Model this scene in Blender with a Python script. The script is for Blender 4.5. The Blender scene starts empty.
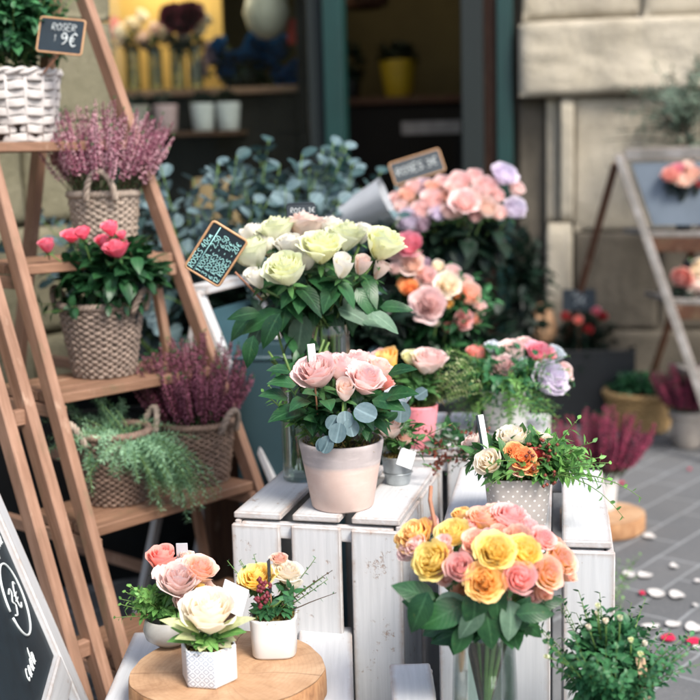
import bpy, math, random
import numpy as np
from mathutils import Vector, Matrix, Quaternion, noise
R = math.radians
sc = bpy.context.scene
COL = sc.collection
# ---------------------------------------------------------------- camera
CH, FPX, PITCH, ROLL = 1.10, 1200.0, R(9.2), R(-1.5)
cam_m = Matrix.Rotation(math.pi/2-PITCH, 3, 'X') @ Matrix.Rotation(ROLL, 3, 'Z')
def ray(px, py): return cam_m @ Vector(((px-350)/FPX, -(py-350)/FPX, -1))
def at(px, py, Y):
    r = ray(px, py); return Vector((0, 0, CH)) + r*(Y/r.y)
def onz(px, py, z):
    r = ray(px, py); return Vector((0, 0, CH)) + r*((z-CH)/r.z)
cd = bpy.data.cameras.new('camera'); co = bpy.data.objects.new('camera', cd); COL.objects.link(co)
co.location = (0, 0, CH); co.rotation_euler = cam_m.to_euler()
cd.sensor_width = 36; cd.lens = 36*FPX/700; cd.clip_end = 500; cd.clip_start = .05
cd.dof.use_dof = True; cd.dof.focus_distance = 1.86; cd.dof.aperture_fstop = 3.2
sc.camera = co
# ---------------------------------------------------------------- mesh builder
def srgb(h):
    h = h.lstrip('#'); c = [int(h[i:i+2], 16)/255 for i in (0, 2, 4)]
    return tuple(((x+.055)/1.055)**2.4 if x > .04045 else x/12.92 for x in c)+(1,)
def V(*a): return Vector(a[0]) if len(a) == 1 else Vector(a)
def frame_of(d, up=None):
    d = Vector(d).normalized(); up = Vector(up or (0, 0, 1))
    if abs(d.dot(up)) > .98: up = Vector((1, 0, 0)) if abs(d.x) < .9 else Vector((0, 1, 0))
    s = d.cross(up).normalized(); return d, s, s.cross(d).normalized()
LR = random.Random(77)
class MB:
    def __init__(s): s.v = []; s.f = []; s.m = []; s.uv = []
    def vert(s, p): s.v.append((p[0], p[1], p[2])); return len(s.v)-1
    def face(s, idx, mat=0, uv=None):
        s.f.append(tuple(idx)); s.m.append(mat); s.uv.append(uv or [(0, 0)]*len(idx))
    def grid(s, P, mat=0, uv=None, closed=False):
        n, m = len(P), len(P[0]); b = len(s.v)
        for row in P:
            for p in row: s.v.append((p[0], p[1], p[2]))
        mm = m if closed else m-1
        for i in range(n-1):
            for j in range(mm):
                j2 = (j+1) % m
                u = uv or (lambda a, c: (c/mm, a/(n-1)))
                s.face((b+i*m+j, b+i*m+j2, b+(i+1)*m+j2, b+(i+1)*m+j), mat, [u(i, j), u(i, j+1), u(i+1, j+1), u(i+1, j)])
    def tube(s, path, rad, seg=6, mat=0, cap=True, flat=1.0, upv=None, closed=False):
        path = [Vector(p) for p in path]; n = len(path)
        rr = rad if isinstance(rad, (list, tuple)) else [rad]*n
        P = []; ln = 0
        prev = None; L = []
        for i in range(n):
            if closed: d = path[(i+1) % n]-path[i-1]
            else: d = path[min(i+1, n-1)]-path[max(i-1, 0)]
            if d.length < 1e-9: d = Vector((0, 0, 1))
            d.normalize()
            if upv is not None: a = d.cross(Vector(upv)); a = a.normalized() if a.length > 1e-4 else frame_of(d)[1]
            elif prev is None: a = frame_of(d)[1]
            else:
                a = prev-d*prev.dot(d); a = a.normalized() if a.length > 1e-6 else frame_of(d)[1]
            prev = a; b = d.cross(a)
            P.append([path[i]+(a*math.cos(t)*flat+b*math.sin(t))*rr[i] for t in [2*math.pi*k/seg for k in range(seg)]])
            L.append(ln); ln += (path[min(i+1, n-1)]-path[i]).length
        if closed: P.append(P[0]); L.append(ln)
        b0 = len(s.v); s.grid(P, mat, lambda i, j: (L[min(i, len(L)-1)], j/seg*.03), closed=True)
        if cap and not closed:
            s.face([b0+k for k in range(seg)][::-1], mat); s.face([b0+(n-1)*seg+k for k in range(seg)], mat)
    def lathe(s, prof, c=(0, 0, 0), seg=32, mat=0, cap=True, rmod=None):
        P = []
        for (r, z) in prof:
            P.append([(c[0]+r*(rmod(t, z) if rmod else 1)*math.cos(t), c[1]+r*(rmod(t, z) if rmod else 1)*math.sin(t), c[2]+z) for t in [2*math.pi*k/seg for k in range(seg)]])
        b = len(s.v); n = len(prof)
        zz = [p[1] for p in prof]; rr = max(p[0] for p in prof)
        s.grid(P, mat, lambda i, j: (2*math.pi*rr*j/seg, zz[i]), closed=True)
        if cap:
            s.face([b+k for k in range(seg)][::-1], mat); s.face([b+(n-1)*seg+k for k in range(seg)], mat)
    def box(s, o, ax, ay, az, mat=0, bev=.0015, jit=0, rnd=None):
        """box from corner o with edge vectors; bevelled corners; uv in metres along the longest edge"""
        o = Vector(o); A = [Vector(ax), Vector(ay), Vector(az)]; L = [a.length for a in A]
        U = [a/l for a, l in zip(A, L)]
        if U[0].cross(U[1]).dot(U[2]) < 0: A[0], A[1] = A[1], A[0]; L[0], L[1] = L[1], L[0]; U[0], U[1] = U[1], U[0]
        bev = min(bev, min(L)*.4); off = (rnd or random).random()*7
        lo = max(range(3), key=lambda i: L[i]); ids = {}
        def vid(c, k):   # corner c (0/1 triple), inset on all axes but k
            key = (c, k)
            if key not in ids:
                p = o.copy()
                for i in range(3):
                    t = L[i]*c[i]
                    if i != k: t += bev*(1-2*c[i])
                    p += U[i]*t
                ids[key] = s.vert(p)
            return ids[key]
        def uvof(i):
            p = Vector(s.v[i])-o; c = [p.dot(U[j]) for j in range(3)]
            oth = [j for j in range(3) if j != lo]
            return (c[lo]+off, c[oth[0]]+c[oth[1]]+off*.37)
        def F(ix): s.face(ix, mat, [uvof(i) for i in ix])
        for k in range(3):
            a, b = (k+1) % 3, (k+2) % 3
            for e in (0, 1):
                cs = []
                for (i, j) in ((0, 0), (1, 0), (1, 1), (0, 1)):
                    c = [0, 0, 0]; c[k] = e; c[a] = i; c[b] = j; cs.append(tuple(c))
                q = [vid(c, k) for c in cs]; F(q if e else q[::-1])
        for k in range(3):          # edges parallel to k
            a, b = (k+1) % 3, (k+2) % 3
            for i in (0, 1):
                for j in (0, 1):
                    c0 = [0]*3; c0[a] = i; c0[b] = j; c1 = list(c0); c1[k] = 1; c0, c1 = tuple(c0), tuple(c1)
                    q = [vid(c0, a), vid(c1, a), vid(c1, b), vid(c0, b)]
                    F(q if (i == j) == False else q[::-1])
        for c in [(i, j, k) for i in (0, 1) for j in (0, 1) for k in (0, 1)]:
            q = [vid(c, 0), vid(c, 1), vid(c, 2)]
            F(q if sum(c) % 2 == 1 else q[::-1])
    def beam(s, p0, p1, w, t, up=(0, 0, 1), mat=0, bev=.0015):
        """bar from p0 to p1; w across (perp to up), t along up"""
        p0, p1 = Vector(p0), Vector(p1); d = p1-p0; u = Vector(up); side = d.cross(u).normalized(); u2 = side.cross(d).normalized()
        s.box(p0-side*w/2-u2*t/2, d, side*w, u2*t, mat, bev)
    def leaf(s, p, d, n, L, W, mat=0, fold=.25, droop=.3, tip=1.4, ns=4, wav=0, peak=.42):
        d = Vector(d).normalized(); n = Vector(n); n = n-d*n.dot(d); kk = LR.randrange(60); tw = LR.uniform(-.12, .12)
        n = n.normalized() if n.length > 1e-5 else frame_of(d)[2]
        sd = d.cross(n); p = Vector(p); P = []
        for i in range(ns+1):
            t = i/ns
            w = W*.5*((math.sin(math.pi*min(1, t)**(math.log(.5)/math.log(peak)))**(.8))*(1-.15*t)+.02)
            if i == ns: w = W*.01
            c = p+d*(L*t*(1-.15*droop*t))-n*(droop*L*t*t)
            e = n*(w*fold); wv = n*(wav*W*math.sin(t*9))
            tq = n*(tw*w*t*2); c = c+sd*(L*tw*t*t*.6)
            P.append([c-sd*w+e+wv+tq, c, c+sd*w+e-wv-tq])
        s.grid(P, mat, lambda i, j: (kk+.001+j*.499, i/ns))
    def disc_leaf(s, p, d, n, r, mat=0, cup=.2, k=8):
        d = Vector(d).normalized(); n = Vector(n); n = (n-d*n.dot(d)); n = n.normalized() if n.length > 1e-5 else frame_of(d)[2]
        sd = d.cross(n); p = Vector(p); c = p+d*r-n*(cup*r*.4); ci = s.vert(c)
        ring = []
        for i in range(k):
            a = 2*math.pi*i/k; rr = r*(1+.12*math.cos(a))
            ring.append(s.vert(c+d*math.cos(a)*rr+sd*math.sin(a)*rr*.92+n*(cup*r)*(math.sin(a)**2+.4)))
        for i in range(k):
            j = (i+1) % k; s.face((ci, ring[i], ring[j]), mat, [(.5, .5), (.5+.5*math.sin(2*math.pi*i/k), .5), (.5+.5*math.sin(2*math.pi*j/k), .5)])
    def octa(s, p, r, d=(0, 0, 1), st=1.3, mat=0):
        d, a, b = frame_of(d); p = Vector(p)
        i = [s.vert(q) for q in (p+d*r*st, p-d*r*st, p+a*r, p-a*r, p+b*r, p-b*r)]
        for x, y in ((2, 4), (4, 3), (3, 5), (5, 2)):
            s.face((i[0], i[x], i[y]), mat); s.face((i[1], i[y], i[x]), mat)
    def build(s, name, mats, parent=None, smooth=True, origin=None):
        o = Vector(parent.location) if parent is not None and origin is None else Vector(origin or (0, 0, 0))
        if parent is not None and parent.get('_o') is not None: o = Vector(parent['_o'])
        if not isinstance(mats, (list, tuple)): mats = [mats]
        me = bpy.data.meshes.new(name)
        vv = [(x-o.x, y-o.y, z-o.z) for x, y, z in s.v]
        me.from_pydata(vv, [], s.f); me.polygons.foreach_set('material_index', s.m)
        uvl = me.uv_layers.new(name='UVMap'); flat = [c for f in s.uv for q in f for c in q]
        uvl.data.foreach_set('uv', flat)
        me.polygons.foreach_set('use_smooth', [bool(smooth)]*len(s.f))
        for m in mats: me.materials.append(m)
        me.validate(); me.update()
        ob = bpy.data.objects.new(name, me); COL.objects.link(ob)
        if parent is not None:
            ob.parent = parent
            if o.length > 1e-9: ob['_o'] = list(o)
        elif origin is not None: ob.location = o
        return ob
ORIG = {}
def thing(name, label, cat, loc=(0, 0, 0), group=None):
    o = bpy.data.objects.new(name, None); COL.objects.link(o); o.location = loc; o.empty_display_size = .05
    o['label'] = label; o['category'] = cat
    if group: o['group'] = group
    return o
def tag(o, label=None, cat=None, group=None, kind=None):
    for k, v in (('label', label), ('category', cat), ('group', group), ('kind', kind)):
        if v: o[k] = v
    return o
# ---------------------------------------------------------------- materials
def mat(name, fn):
    m = bpy.data.materials.new(name); m.use_nodes = True; nt = m.node_tree
    for n in list(nt.nodes): nt.nodes.remove(n)
    out = nt.nodes.new('ShaderNodeOutputMaterial')
    def N(t, **k):
        n = nt.nodes.new(t)
        for a, b in k.items():
            if hasattr(n, a) and not a[0].isupper(): setattr(n, a, b)
            elif isinstance(b, bpy.types.NodeSocket): nt.links.new(b, n.inputs[a.replace('_', ' ')])
            else: n.inputs[a.replace('_', ' ')].default_value = b
        return n
    def Lk(a, b): nt.links.new(a, b)
    sh = fn(N, Lk); Lk(sh, out.inputs['Surface']); return m
def ramp(N, Lk, fac, stops, interp='LINEAR'):
    r = N('ShaderNodeValToRGB'); Lk(fac, r.inputs[0]); cr = r.color_ramp; cr.interpolation = interp
    while len(cr.elements) > 1: cr.elements.remove(cr.elements[-1])
    cr.elements[0].position, cr.elements[0].color = stops[0]
    for p, c in stops[1:]:
        e = cr.elements.new(p); e.color = c
    return r.outputs[0]
def g(v): return (v, v, v, 1)
def mixc(N, Lk, f, a, b, bt='MIX'):
    n = N('ShaderNodeMix', data_type='RGBA', blend_type=bt)
    for s, x in ((n.inputs[0], f), (n.inputs[6], a), (n.inputs[7], b)):
        if isinstance(x, bpy.types.NodeSocket): Lk(x, s)
        else: s.default_value = x
    return n.outputs[2]
def mth(N, Lk, op, a, b=None, clamp=False):
    n = N('ShaderNodeMath', operation=op, use_clamp=clamp)
    for i, x in enumerate((a, b)):
        if x is None: continue
        if isinstance(x, bpy.types.NodeSocket): Lk(x, n.inputs[i])
        else: n.inputs[i].default_value = x
    return n.outputs[0]
def bump(N, Lk, h, st=.3, dist=.002):
    b = N('ShaderNodeBump'); Lk(h, b.inputs['Height']); b.inputs['Strength'].default_value = st; b.inputs['Distance'].default_value = dist
    return b.outputs[0]
def noise_n(N, Lk, vec, scale, det=4, rough=.6, dist=0):
    n = N('ShaderNodeTexNoise', Scale=scale, Detail=det, Roughness=rough, Distortion=dist)
    if vec is not None: Lk(vec, n.inputs['Vector'])
    return n.outputs['Fac']
def mapping(N, Lk, vec, sc=(1, 1, 1), rot=(0, 0, 0), loc=(0, 0, 0)):
    m = N('ShaderNodeMapping'); Lk(vec, m.inputs[0]); m.inputs['Scale'].default_value = sc; m.inputs['Rotation'].default_value = rot; m.inputs['Location'].default_value = loc
    return m.outputs[0]
def plain(name, col, rough=.6, var=.15, scale=20, metal=0, bmp=0, spec=.5, sheen=0):
    c = srgb(col) if isinstance(col, str) else col
    def fn(N, Lk):
        tc = N('ShaderNodeTexCoord'); f = noise_n(N, Lk, tc.outputs['Object'], scale, 5)
        d = tuple(x*(1-var) for x in c[:3])+(1,); l = tuple(min(1, x*(1+var)) for x in c[:3])+(1,)
        cc = ramp(N, Lk, f, [(.3, d), (.7, l)])
        p = N('ShaderNodeBsdfPrincipled', Base_Color=cc, Roughness=rough, Metallic=metal); p.inputs['Specular IOR Level'].default_value = spec
        if bmp: Lk(bump(N, Lk, f, bmp), p.inputs['Normal'])
        return p.outputs[0]
    return mat(name, fn)
def petal(name, cin, cout, ctip=None, tipw=.25, trans=.42):
    cin, cout = srgb(cin), srgb(cout); ctip = srgb(ctip) if ctip else cout
    def fn(N, Lk):
        uv = N('ShaderNodeUVMap').outputs[0]; sep = N('ShaderNodeSeparateXYZ'); Lk(uv, sep.inputs[0])
        oi = N('ShaderNodeObjectInfo').outputs['Random']
        f = mth(N, Lk, 'FLOOR', sep.outputs[0]); f = mth(N, Lk, 'DIVIDE', f, 100.)
        t = sep.outputs[1]
        fr = mth(N, Lk, 'SUBTRACT', f, mth(N, Lk, 'MULTIPLY', mth(N, Lk, 'SUBTRACT', oi, .5), .35))
        c = ramp(N, Lk, fr, [(.25, cin), (.95, cout)])
        te = ramp(N, Lk, t, [(1-tipw*1.6, g(0)), (1, g(1))])
        c = mixc(N, Lk, te, c, ctip)
        tc = N('ShaderNodeTexCoord').outputs['Object']
        nz = noise_n(N, Lk, tc, 5, 5, .7)
        brn = mth(N, Lk, 'MULTIPLY', ramp(N, Lk, t, [(.86, g(0)), (1, g(1))]), ramp(N, Lk, nz, [(.56, g(0)), (.68, g(.3))]))
        streak = noise_n(N, Lk, mapping(N, Lk, uv, (60, 1.2, 1)), 1.0, 2)
        c = mixc(N, Lk, ramp(N, Lk, streak, [(.3, g(0)), (.8, g(.35))]), c, mixc(N, Lk, .5, c, cin))
        c = mixc(N, Lk, brn, c, mixc(N, Lk, .5, cout, (.45, .25, .12, 1)))
        hv = N('ShaderNodeHueSaturation', Color=c); Lk(mth(N, Lk, 'ADD', mth(N, Lk, 'MULTIPLY', oi, .14), .93), hv.inputs['Value'])
        hv.inputs['Saturation'].default_value = 1.0
        c = hv.outputs[0]
        p = N('ShaderNodeBsdfPrincipled', Base_Color=c, Roughness=.55); p.inputs['Specular IOR Level'].default_value = .25
        Lk(bump(N, Lk, streak, .25, .001), p.inputs['Normal'])
        tr = N('ShaderNodeBsdfTranslucent', Color=c); mx = N('ShaderNodeMixShader'); mx.inputs[0].default_value = trans
        Lk(p.outputs[0], mx.inputs[1]); Lk(tr.outputs[0], mx.inputs[2]); return mx.outputs[0]
    return mat(name, fn)
def leafm(name, c1, c2, rough=.45, trans=.25, vein=.25, scale=25):
    c1, c2 = srgb(c1), srgb(c2)
    def fn(N, Lk):
        tc = N('ShaderNodeTexCoord').outputs['Object']; uv = N('ShaderNodeUVMap').outputs[0]
        sep = N('ShaderNodeSeparateXYZ'); Lk(uv, sep.inputs[0])
        f = noise_n(N, Lk, tc, scale, 3); f2 = noise_n(N, Lk, tc, scale*8, 3)
        c = ramp(N, Lk, f, [(.35, c1), (.65, c2)])
        c = mixc(N, Lk, .25, c, ramp(N, Lk, f2, [(.3, c1), (.7, c2)]))
        fr_ = mth(N, Lk, 'FRACT', sep.outputs[0]); rnd_ = mth(N, Lk, 'FRACT', mth(N, Lk, 'MULTIPLY', mth(N, Lk, 'FLOOR', sep.outputs[0]), .6180339))
        c = mixc(N, Lk, ramp(N, Lk, rnd_, [(.0, g(.0)), (.6, g(.0)), (1, g(.55))]), c, tuple(min(1, q*1.5) for q in c2[:3])+(1,))
        c = mixc(N, Lk, ramp(N, Lk, rnd_, [(.0, g(.55)), (.4, g(0))]), c, tuple(q*.45 for q in c1[:3])+(1,))
        c = mixc(N, Lk, ramp(N, Lk, f2, [(.66, g(0)), (.72, g(.35))]), c, (.16, .12, .035, 1))
        a = mth(N, Lk, 'ABSOLUTE', mth(N, Lk, 'SUBTRACT', fr_, .5))
        mid = ramp(N, Lk, a, [(0, g(vein)), (.07, g(0))])
        # side veins slanting off the midrib
        w = mth(N, Lk, 'SINE', mth(N, Lk, 'MULTIPLY', mth(N, Lk, 'SUBTRACT', sep.outputs[1], mth(N, Lk, 'MULTIPLY', a, .6)), 55.))
        c = mixc(N, Lk, mid, c, tuple(min(1, x*2.2+.05) for x in c2[:3])+(1,))
        p = N('ShaderNodeBsdfPrincipled', Base_Color=c, Roughness=rough); p.inputs['Specular IOR Level'].default_value = .4
        Lk(bump(N, Lk, w, .12, .0006), p.inputs['Normal'])
        tr = N('ShaderNodeBsdfTranslucent', Color=c); mx = N('ShaderNodeMixShader'); mx.inputs[0].default_value = trans
        Lk(p.outputs[0], mx.inputs[1]); Lk(tr.outputs[0], mx.inputs[2]); return mx.outputs[0]
    return mat(name, fn)
def wood(name, c1, c2, rough=.65, grain=1, knots=True):
    c1, c2 = srgb(c1), srgb(c2)
    def fn(N, Lk):
        uv = N('ShaderNodeUVMap').outputs[0]
        v = mapping(N, Lk, uv, (6*grain, 90*grain, 1))
        f = noise_n(N, Lk, v, 1.0, 5, .65, .4); f2 = noise_n(N, Lk, mapping(N, Lk, uv, (2, 6, 1)), 3, 3)
        c = ramp(N, Lk, f, [(.3, c1), (.7, c2)])
        c = mixc(N, Lk, ramp(N, Lk, f2, [(.35, g(0)), (.7, g(.5))]), c, tuple(x*.62 for x in c1[:3])+(1,))
        vo = N('ShaderNodeTexVoronoi', Scale=9.0); Lk(uv, vo.inputs['Vector'])
        kn = ramp(N, Lk, vo.outputs['Distance'], [(.0, g(.8)), (.03, g(.6)), (.05, g(0))])
        c = mixc(N, Lk, kn, c, tuple(x*.25 for x in c1[:3])+(1,))
        pz = N('ShaderNodeNewGeometry').outputs['Position']; sn = noise_n(N, Lk, mapping(N, Lk, pz, (1, 1, .35)), 16, 6, .75)
        c = mixc(N, Lk, ramp(N, Lk, sn, [(.55, g(0)), (.68, g(.6))]), c, srgb('#6b6048')); c = mixc(N, Lk, ramp(N, Lk, sn, [(.28, g(.45)), (.4, g(0))]), c, srgb('#c7ad97'))
        p = N('ShaderNodeBsdfPrincipled', Base_Color=c, Roughness=rough); p.inputs['Specular IOR Level'].default_value = .3
        Lk(bump(N, Lk, f, .35, .001), p.inputs['Normal']); return p.outputs[0]
    return mat(name, fn)
def painted(name, base='#e6e7e8', under='#8c7f76', wear=.5, tint='#cfd3d6'):
    base, under, tint = srgb(base), srgb(under), srgb(tint)
    def fn(N, Lk):
        uv = N('ShaderNodeUVMap').outputs[0]; tc = N('ShaderNodeTexCoord').outputs['Object']; geo = N('ShaderNodeNewGeometry')
        pos = geo.outputs['Position']
        grain = noise_n(N, Lk, mapping(N, Lk, uv, (5, 110, 1)), 1.0, 5, .7, .3)
        patch = noise_n(N, Lk, pos, 14, 6, .7); fine = noise_n(N, Lk, pos, 90, 4, .7)
        bv = N('ShaderNodeBevel', samples=4); bv.inputs['Radius'].default_value = .014
        dt = N('ShaderNodeVectorMath', operation='DOT_PRODUCT'); Lk(bv.outputs[0], dt.inputs[0]); Lk(geo.outputs['True Normal'], dt.inputs[1])
        edge = mth(N, Lk, 'SUBTRACT', 1.0, dt.outputs['Value'], True)
        e = mth(N, Lk, 'MULTIPLY', edge, 2.6)
        s = mth(N, Lk, 'ADD', mth(N, Lk, 'MULTIPLY', patch, .78), mth(N, Lk, 'MULTIPLY', fine, .55))
        s = mth(N, Lk, 'ADD', s, mth(N, Lk, 'MULTIPLY', e, .8)); s = mth(N, Lk, 'ADD', s, mth(N, Lk, 'MULTIPLY', grain, .22))
        m = ramp(N, Lk, mth(N, Lk, 'SUBTRACT', s, .545-wear*.10), [(.42, g(0)), (.50, g(1))])
        c = mixc(N, Lk, ramp(N, Lk, grain, [(.3, g(0)), (.75, g(.8))]), base, tint)
        c = mixc(N, Lk, ramp(N, Lk, patch, [(.45, g(0)), (.8, g(.6))]), c, srgb('#bfc0c0'))
        c = mixc(N, Lk, m, c, mixc(N, Lk, fine, under, srgb('#a9978c')))
        vo = N('ShaderNodeTexVoronoi', Scale=11.0); Lk(uv, vo.inputs['Vector'])
        kn = ramp(N, Lk, vo.outputs['Distance'], [(.0, g(.9)), (.016, g(.7)), (.03, g(0))])
        c = mixc(N, Lk, kn, c, srgb('#74675f'))
        p = N('ShaderNodeBsdfPrincipled', Base_Color=c, Roughness=.6); p.inputs['Specular IOR Level'].default_value = .35
        h = mth(N, Lk, 'SUBTRACT', mth(N, Lk, 'MULTIPLY', grain, .6), m)
        Lk(bump(N, Lk, h, .4, .0012), p.inputs['Normal']); return p.outputs[0]
    return mat(name, fn)
def stone(name, c1, c2, c3, scale=3, b=.6):
    c1, c2, c3 = srgb(c1), srgb(c2), srgb(c3)
    def fn(N, Lk):
        pos = N('ShaderNodeNewGeometry').outputs['Position']
        f = noise_n(N, Lk, pos, scale, 8, .65, .3); f2 = noise_n(N, Lk, pos, scale*14, 6, .7)
        f3 = noise_n(N, Lk, mapping(N, Lk, pos, (1, 1, .4)), scale*.7, 4)
        c = ramp(N, Lk, f, [(.3, c1), (.7, c2)]); c = mixc(N, Lk, ramp(N, Lk, f3, [(.5, g(0)), (.72, g(.75))]), c, c3)
        c = mixc(N, Lk, ramp(N, Lk, f2, [(.5, g(0)), (.8, g(.4))]), c, tuple(x*.5 for x in c1[:3])+(1,))
        p = N('ShaderNodeBsdfPrincipled', Base_Color=c, Roughness=.9); p.inputs['Specular IOR Level'].default_value = .2
        Lk(bump(N, Lk, mth(N, Lk, 'ADD', f, f2), b, .01), p.inputs['Normal']); return p.outputs[0]
    return mat(name, fn)
def glassm(name, tint=(.93, .97, .96, 1), rough=.02, fs=.55, f0=.03):
    def fn(N, Lk):
        gl = N('ShaderNodeBsdfGlossy', Roughness=rough); tr = N('ShaderNodeBsdfTransparent', Color=tint)
        lw = N('ShaderNodeLayerWeight', Blend=.35); f = mth(N, Lk, 'ADD', mth(N, Lk, 'MULTIPLY', lw.outputs['Fresnel'], fs), f0, True)
        mx = N('ShaderNodeMixShader'); Lk(f, mx.inputs[0]); Lk(tr.outputs[0], mx.inputs[1]); Lk(gl.outputs[0], mx.inputs[2]); return mx.outputs[0]
    return mat(name, fn)
def real_glass(name, col=(.95, .98, .97, 1)):
    def fn(N, Lk):
        gl = N('ShaderNodeBsdfGlass', Color=col, Roughness=0.0, IOR=1.35); return gl.outputs[0]
    return mat(name, fn)
M = {}
M['white_wood'] = painted('white_wood', wear=.85, base='#c9cacb', tint='#adb0b2')
M['white_wood_clean'] = painted('white_wood_clean', wear=.6, base='#c6c8ca', tint='#aeb1b4')
M['grey_wood'] = painted('weathered_white_wood', base='#7d7a74', tint='#65615b', under='#6e6860', wear=.9)
M['brown_wood'] = wood('brown_wood', '#81604c', '#a88570')
M['dark_wood'] = wood('dark_wood', '#4d3325', '#6b4a37')
M['plank'] = wood('plank_wood', '#755643', '#99765f')
M['wicker'] = plain('wicker', '#86766a', .75, .35, 60)
M['wicker2'] = plain('wicker_light', '#a09183', .75, .3, 60)
M['wicker_brown'] = plain('wicker_brown', '#7a6557', .75, .35, 60)
M['wicker_white'] = plain('wicker_white', '#b9b4b0', .7, .16, 45, bmp=.3)
M['wicker_tan'] = plain('wicker_tan', '#a88a5c', .75, .3, 60)
M['soil'] = plain('soil', '#2c221c', .95, .5, 80, bmp=.8)
M['moss'] = plain('moss', '#7b6a34', .9, .5, 90)
M['moss_red'] = plain('berry', '#7a3a2c', .6, .4, 90)
M['burg'] = plain('burgundy', '#6d2430', .6, .3, 60)
M['chalk'] = plain('chalk', '#c9d0cf', .9, .08, 200)
M['chalk_teal'] = plain('chalk_teal', '#a9e0dc', .9, .1, 200)
M['slate'] = plain('slate', '#16242c', .55, .25, 25)
M['board_teal'] = plain('board_teal', '#2c4850', .5, .2, 8)
M['sign_wood'] = plain('sign_frame_wood', '#b98f68', .6, .15, 50)
M['card'] = plain('card', '#e4e6e8', .7, .04, 20)
M['paper'] = plain('kraft_paper', '#a9adb2', .8, .1, 12)
M['ceramic'] = plain('white_ceramic', '#d2d2d1', .35, .03, 10)
M['zinc'] = plain('zinc', '#aeb4b6', .38, .2, 30, metal=.85, bmp=.1)
M['white_pot'] = plain('white_pot', '#cfcdca', .6, .12, 18)
M['grey_pot'] = plain('grey_pot', '#a59c92', .8, .25, 18, bmp=.3)
M['pink_pot'] = plain('pink_pot', '#e98d97', .5, .08, 10)
M['teal_paint'] = plain('teal_paint', '#072f2c', .45, .15, 5)
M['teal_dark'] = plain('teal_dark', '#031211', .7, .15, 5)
M['black'] = plain('black_plastic', '#14181b', .5, .2, 10)
M['yellow_pot'] = plain('yellow_pot', '#c9a92a', .5, .1, 10)
M['stem'] = plain('stem', '#5d7a3c', .55, .25, 30)
M['dark_stem'] = plain('dark_stem', '#4a3b2c', .7, .25, 30)
M['stick'] = plain('stick', '#96684f', .7, .2, 60)
M['steel'] = plain('steel', '#8e9498', .35, .1, 40, metal=.9)
M['glass'] = glassm('glass')
M['vase_glass'] = real_glass('vase_glass')
M['water'] = glassm('vase_water', (.90, .95, .91, 1), .02, .12, .01)
# leaves
M['rose_leaf'] = leafm('rose_leaf', '#183c24', '#2f5b34', .34)
M['rose_leaf2'] = leafm('rose_leaf_light', '#28542f', '#527c45', .42)
M['rose_leaf_pale'] = leafm('rose_leaf_underside', '#4c6b55', '#6f8c74', .55)
M['bush_leaf'] = leafm('bush_leaf', '#25573a', '#44794b', .4)
M['shaded_leaf'] = leafm('shaded_leaf', '#08160f', '#142c1f', .5)  # near-black green: shade around the back plants is put into the colour
M['euc'] = leafm('eucalyptus_leaf', '#57737a', '#8aa3a8', .6, .15, .15)
M['euc_dark'] = leafm('eucalyptus_dark', '#2f4f52', '#587678', .6, .15, .15)
M['rosemary'] = leafm('rosemary_leaf', '#4f8460', '#a3c9a4', .55, .15, 0)
M['varieg'] = leafm('variegated_leaf', '#d5d6ae', '#a3ae78', .5, .3)
M['bright_leaf'] = leafm('bright_leaf', '#4c8544', '#7fae5c', .45, .3)
M['olive'] = leafm('olive_leaf', '#4e6250', '#7c8f7e', .6, .15)
M['heather_green'] = leafm('heather_green', '#2f5b36', '#4a7a45', .6, .1, 0)
for k, a in dict(
    wgreen=('#f4f0b4', '#f7f8e8', '#eff3d6'), white=('#fbf6e2', '#f6f3ea', '#f8f5ee'), pwhite=('#fbdcc4', '#f8ece4', '#f9e6de'),
    yellow=('#ffdb58', '#ffec98', '#fff0a8'), yorange=('#ffce54', '#ffe892', '#ffe2a8'), peach=('#ffd2a8', '#ffe8d2', '#fdd8cc'),
    coral=('#fcc0b4', '#fee2dc', '#fdd2d0'), ypink=('#ffd65e', '#ffe4a8', '#fdd2ca'), ppink=('#fbd8d0', '#fdecE8', '#fae0de'),
    pinkw=('#fadcd4', '#fcf1ec', '#fbe7e3'), lilac=('#e4d8ea', '#ece5f1', '#f0e9f3'), hot=('#f36a8a', '#f7a2b4', '#f9bcc8'),
    hotpink=('#fc5a86', '#fe84a0', '#fea2b4'), bluew=('#e2e8ee', '#dfe7ee', '#eaeff3'), cream=('#fdeccb', '#fcf4e4', '#fdf7ec'),
    salmon=('#fa9684', '#fcbcac', '#fcc6bc'), orange=('#fca455', '#fec080', '#fec890'), purewhite=('#fbefd6', '#faf4ea', '#fcf8f0'),
    mauve=('#c4a8ba', '#d8c3d0', '#ddcbd6'), red=('#c92f3a', '#cf4a50', '#d1585c'), blue=('#1c4f86', '#27629b', '#2b6ca8')).items():
    M['p_'+k] = petal('petal_'+k, *a)
M['p_heather'] = plain('heather_bell', '#98586e', .7, .35, 120)
M['p_heather_pale'] = plain('heather_bell_pale', '#d9a9b3', .7, .2, 120)
M['p_heather_dark'] = plain('heather_bell_dark', '#5c2238', .7, .35, 120)
M['p_heather_mag'] = plain('heather_bell_magenta', '#8f2f4e', .7, .3, 120)
M['petal_white'] = plain('fallen_white', '#c9c6c2', .6, .05, 40)
M['petal_red'] = plain('fallen_red', '#c01c46', .6, .1, 40)
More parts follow.
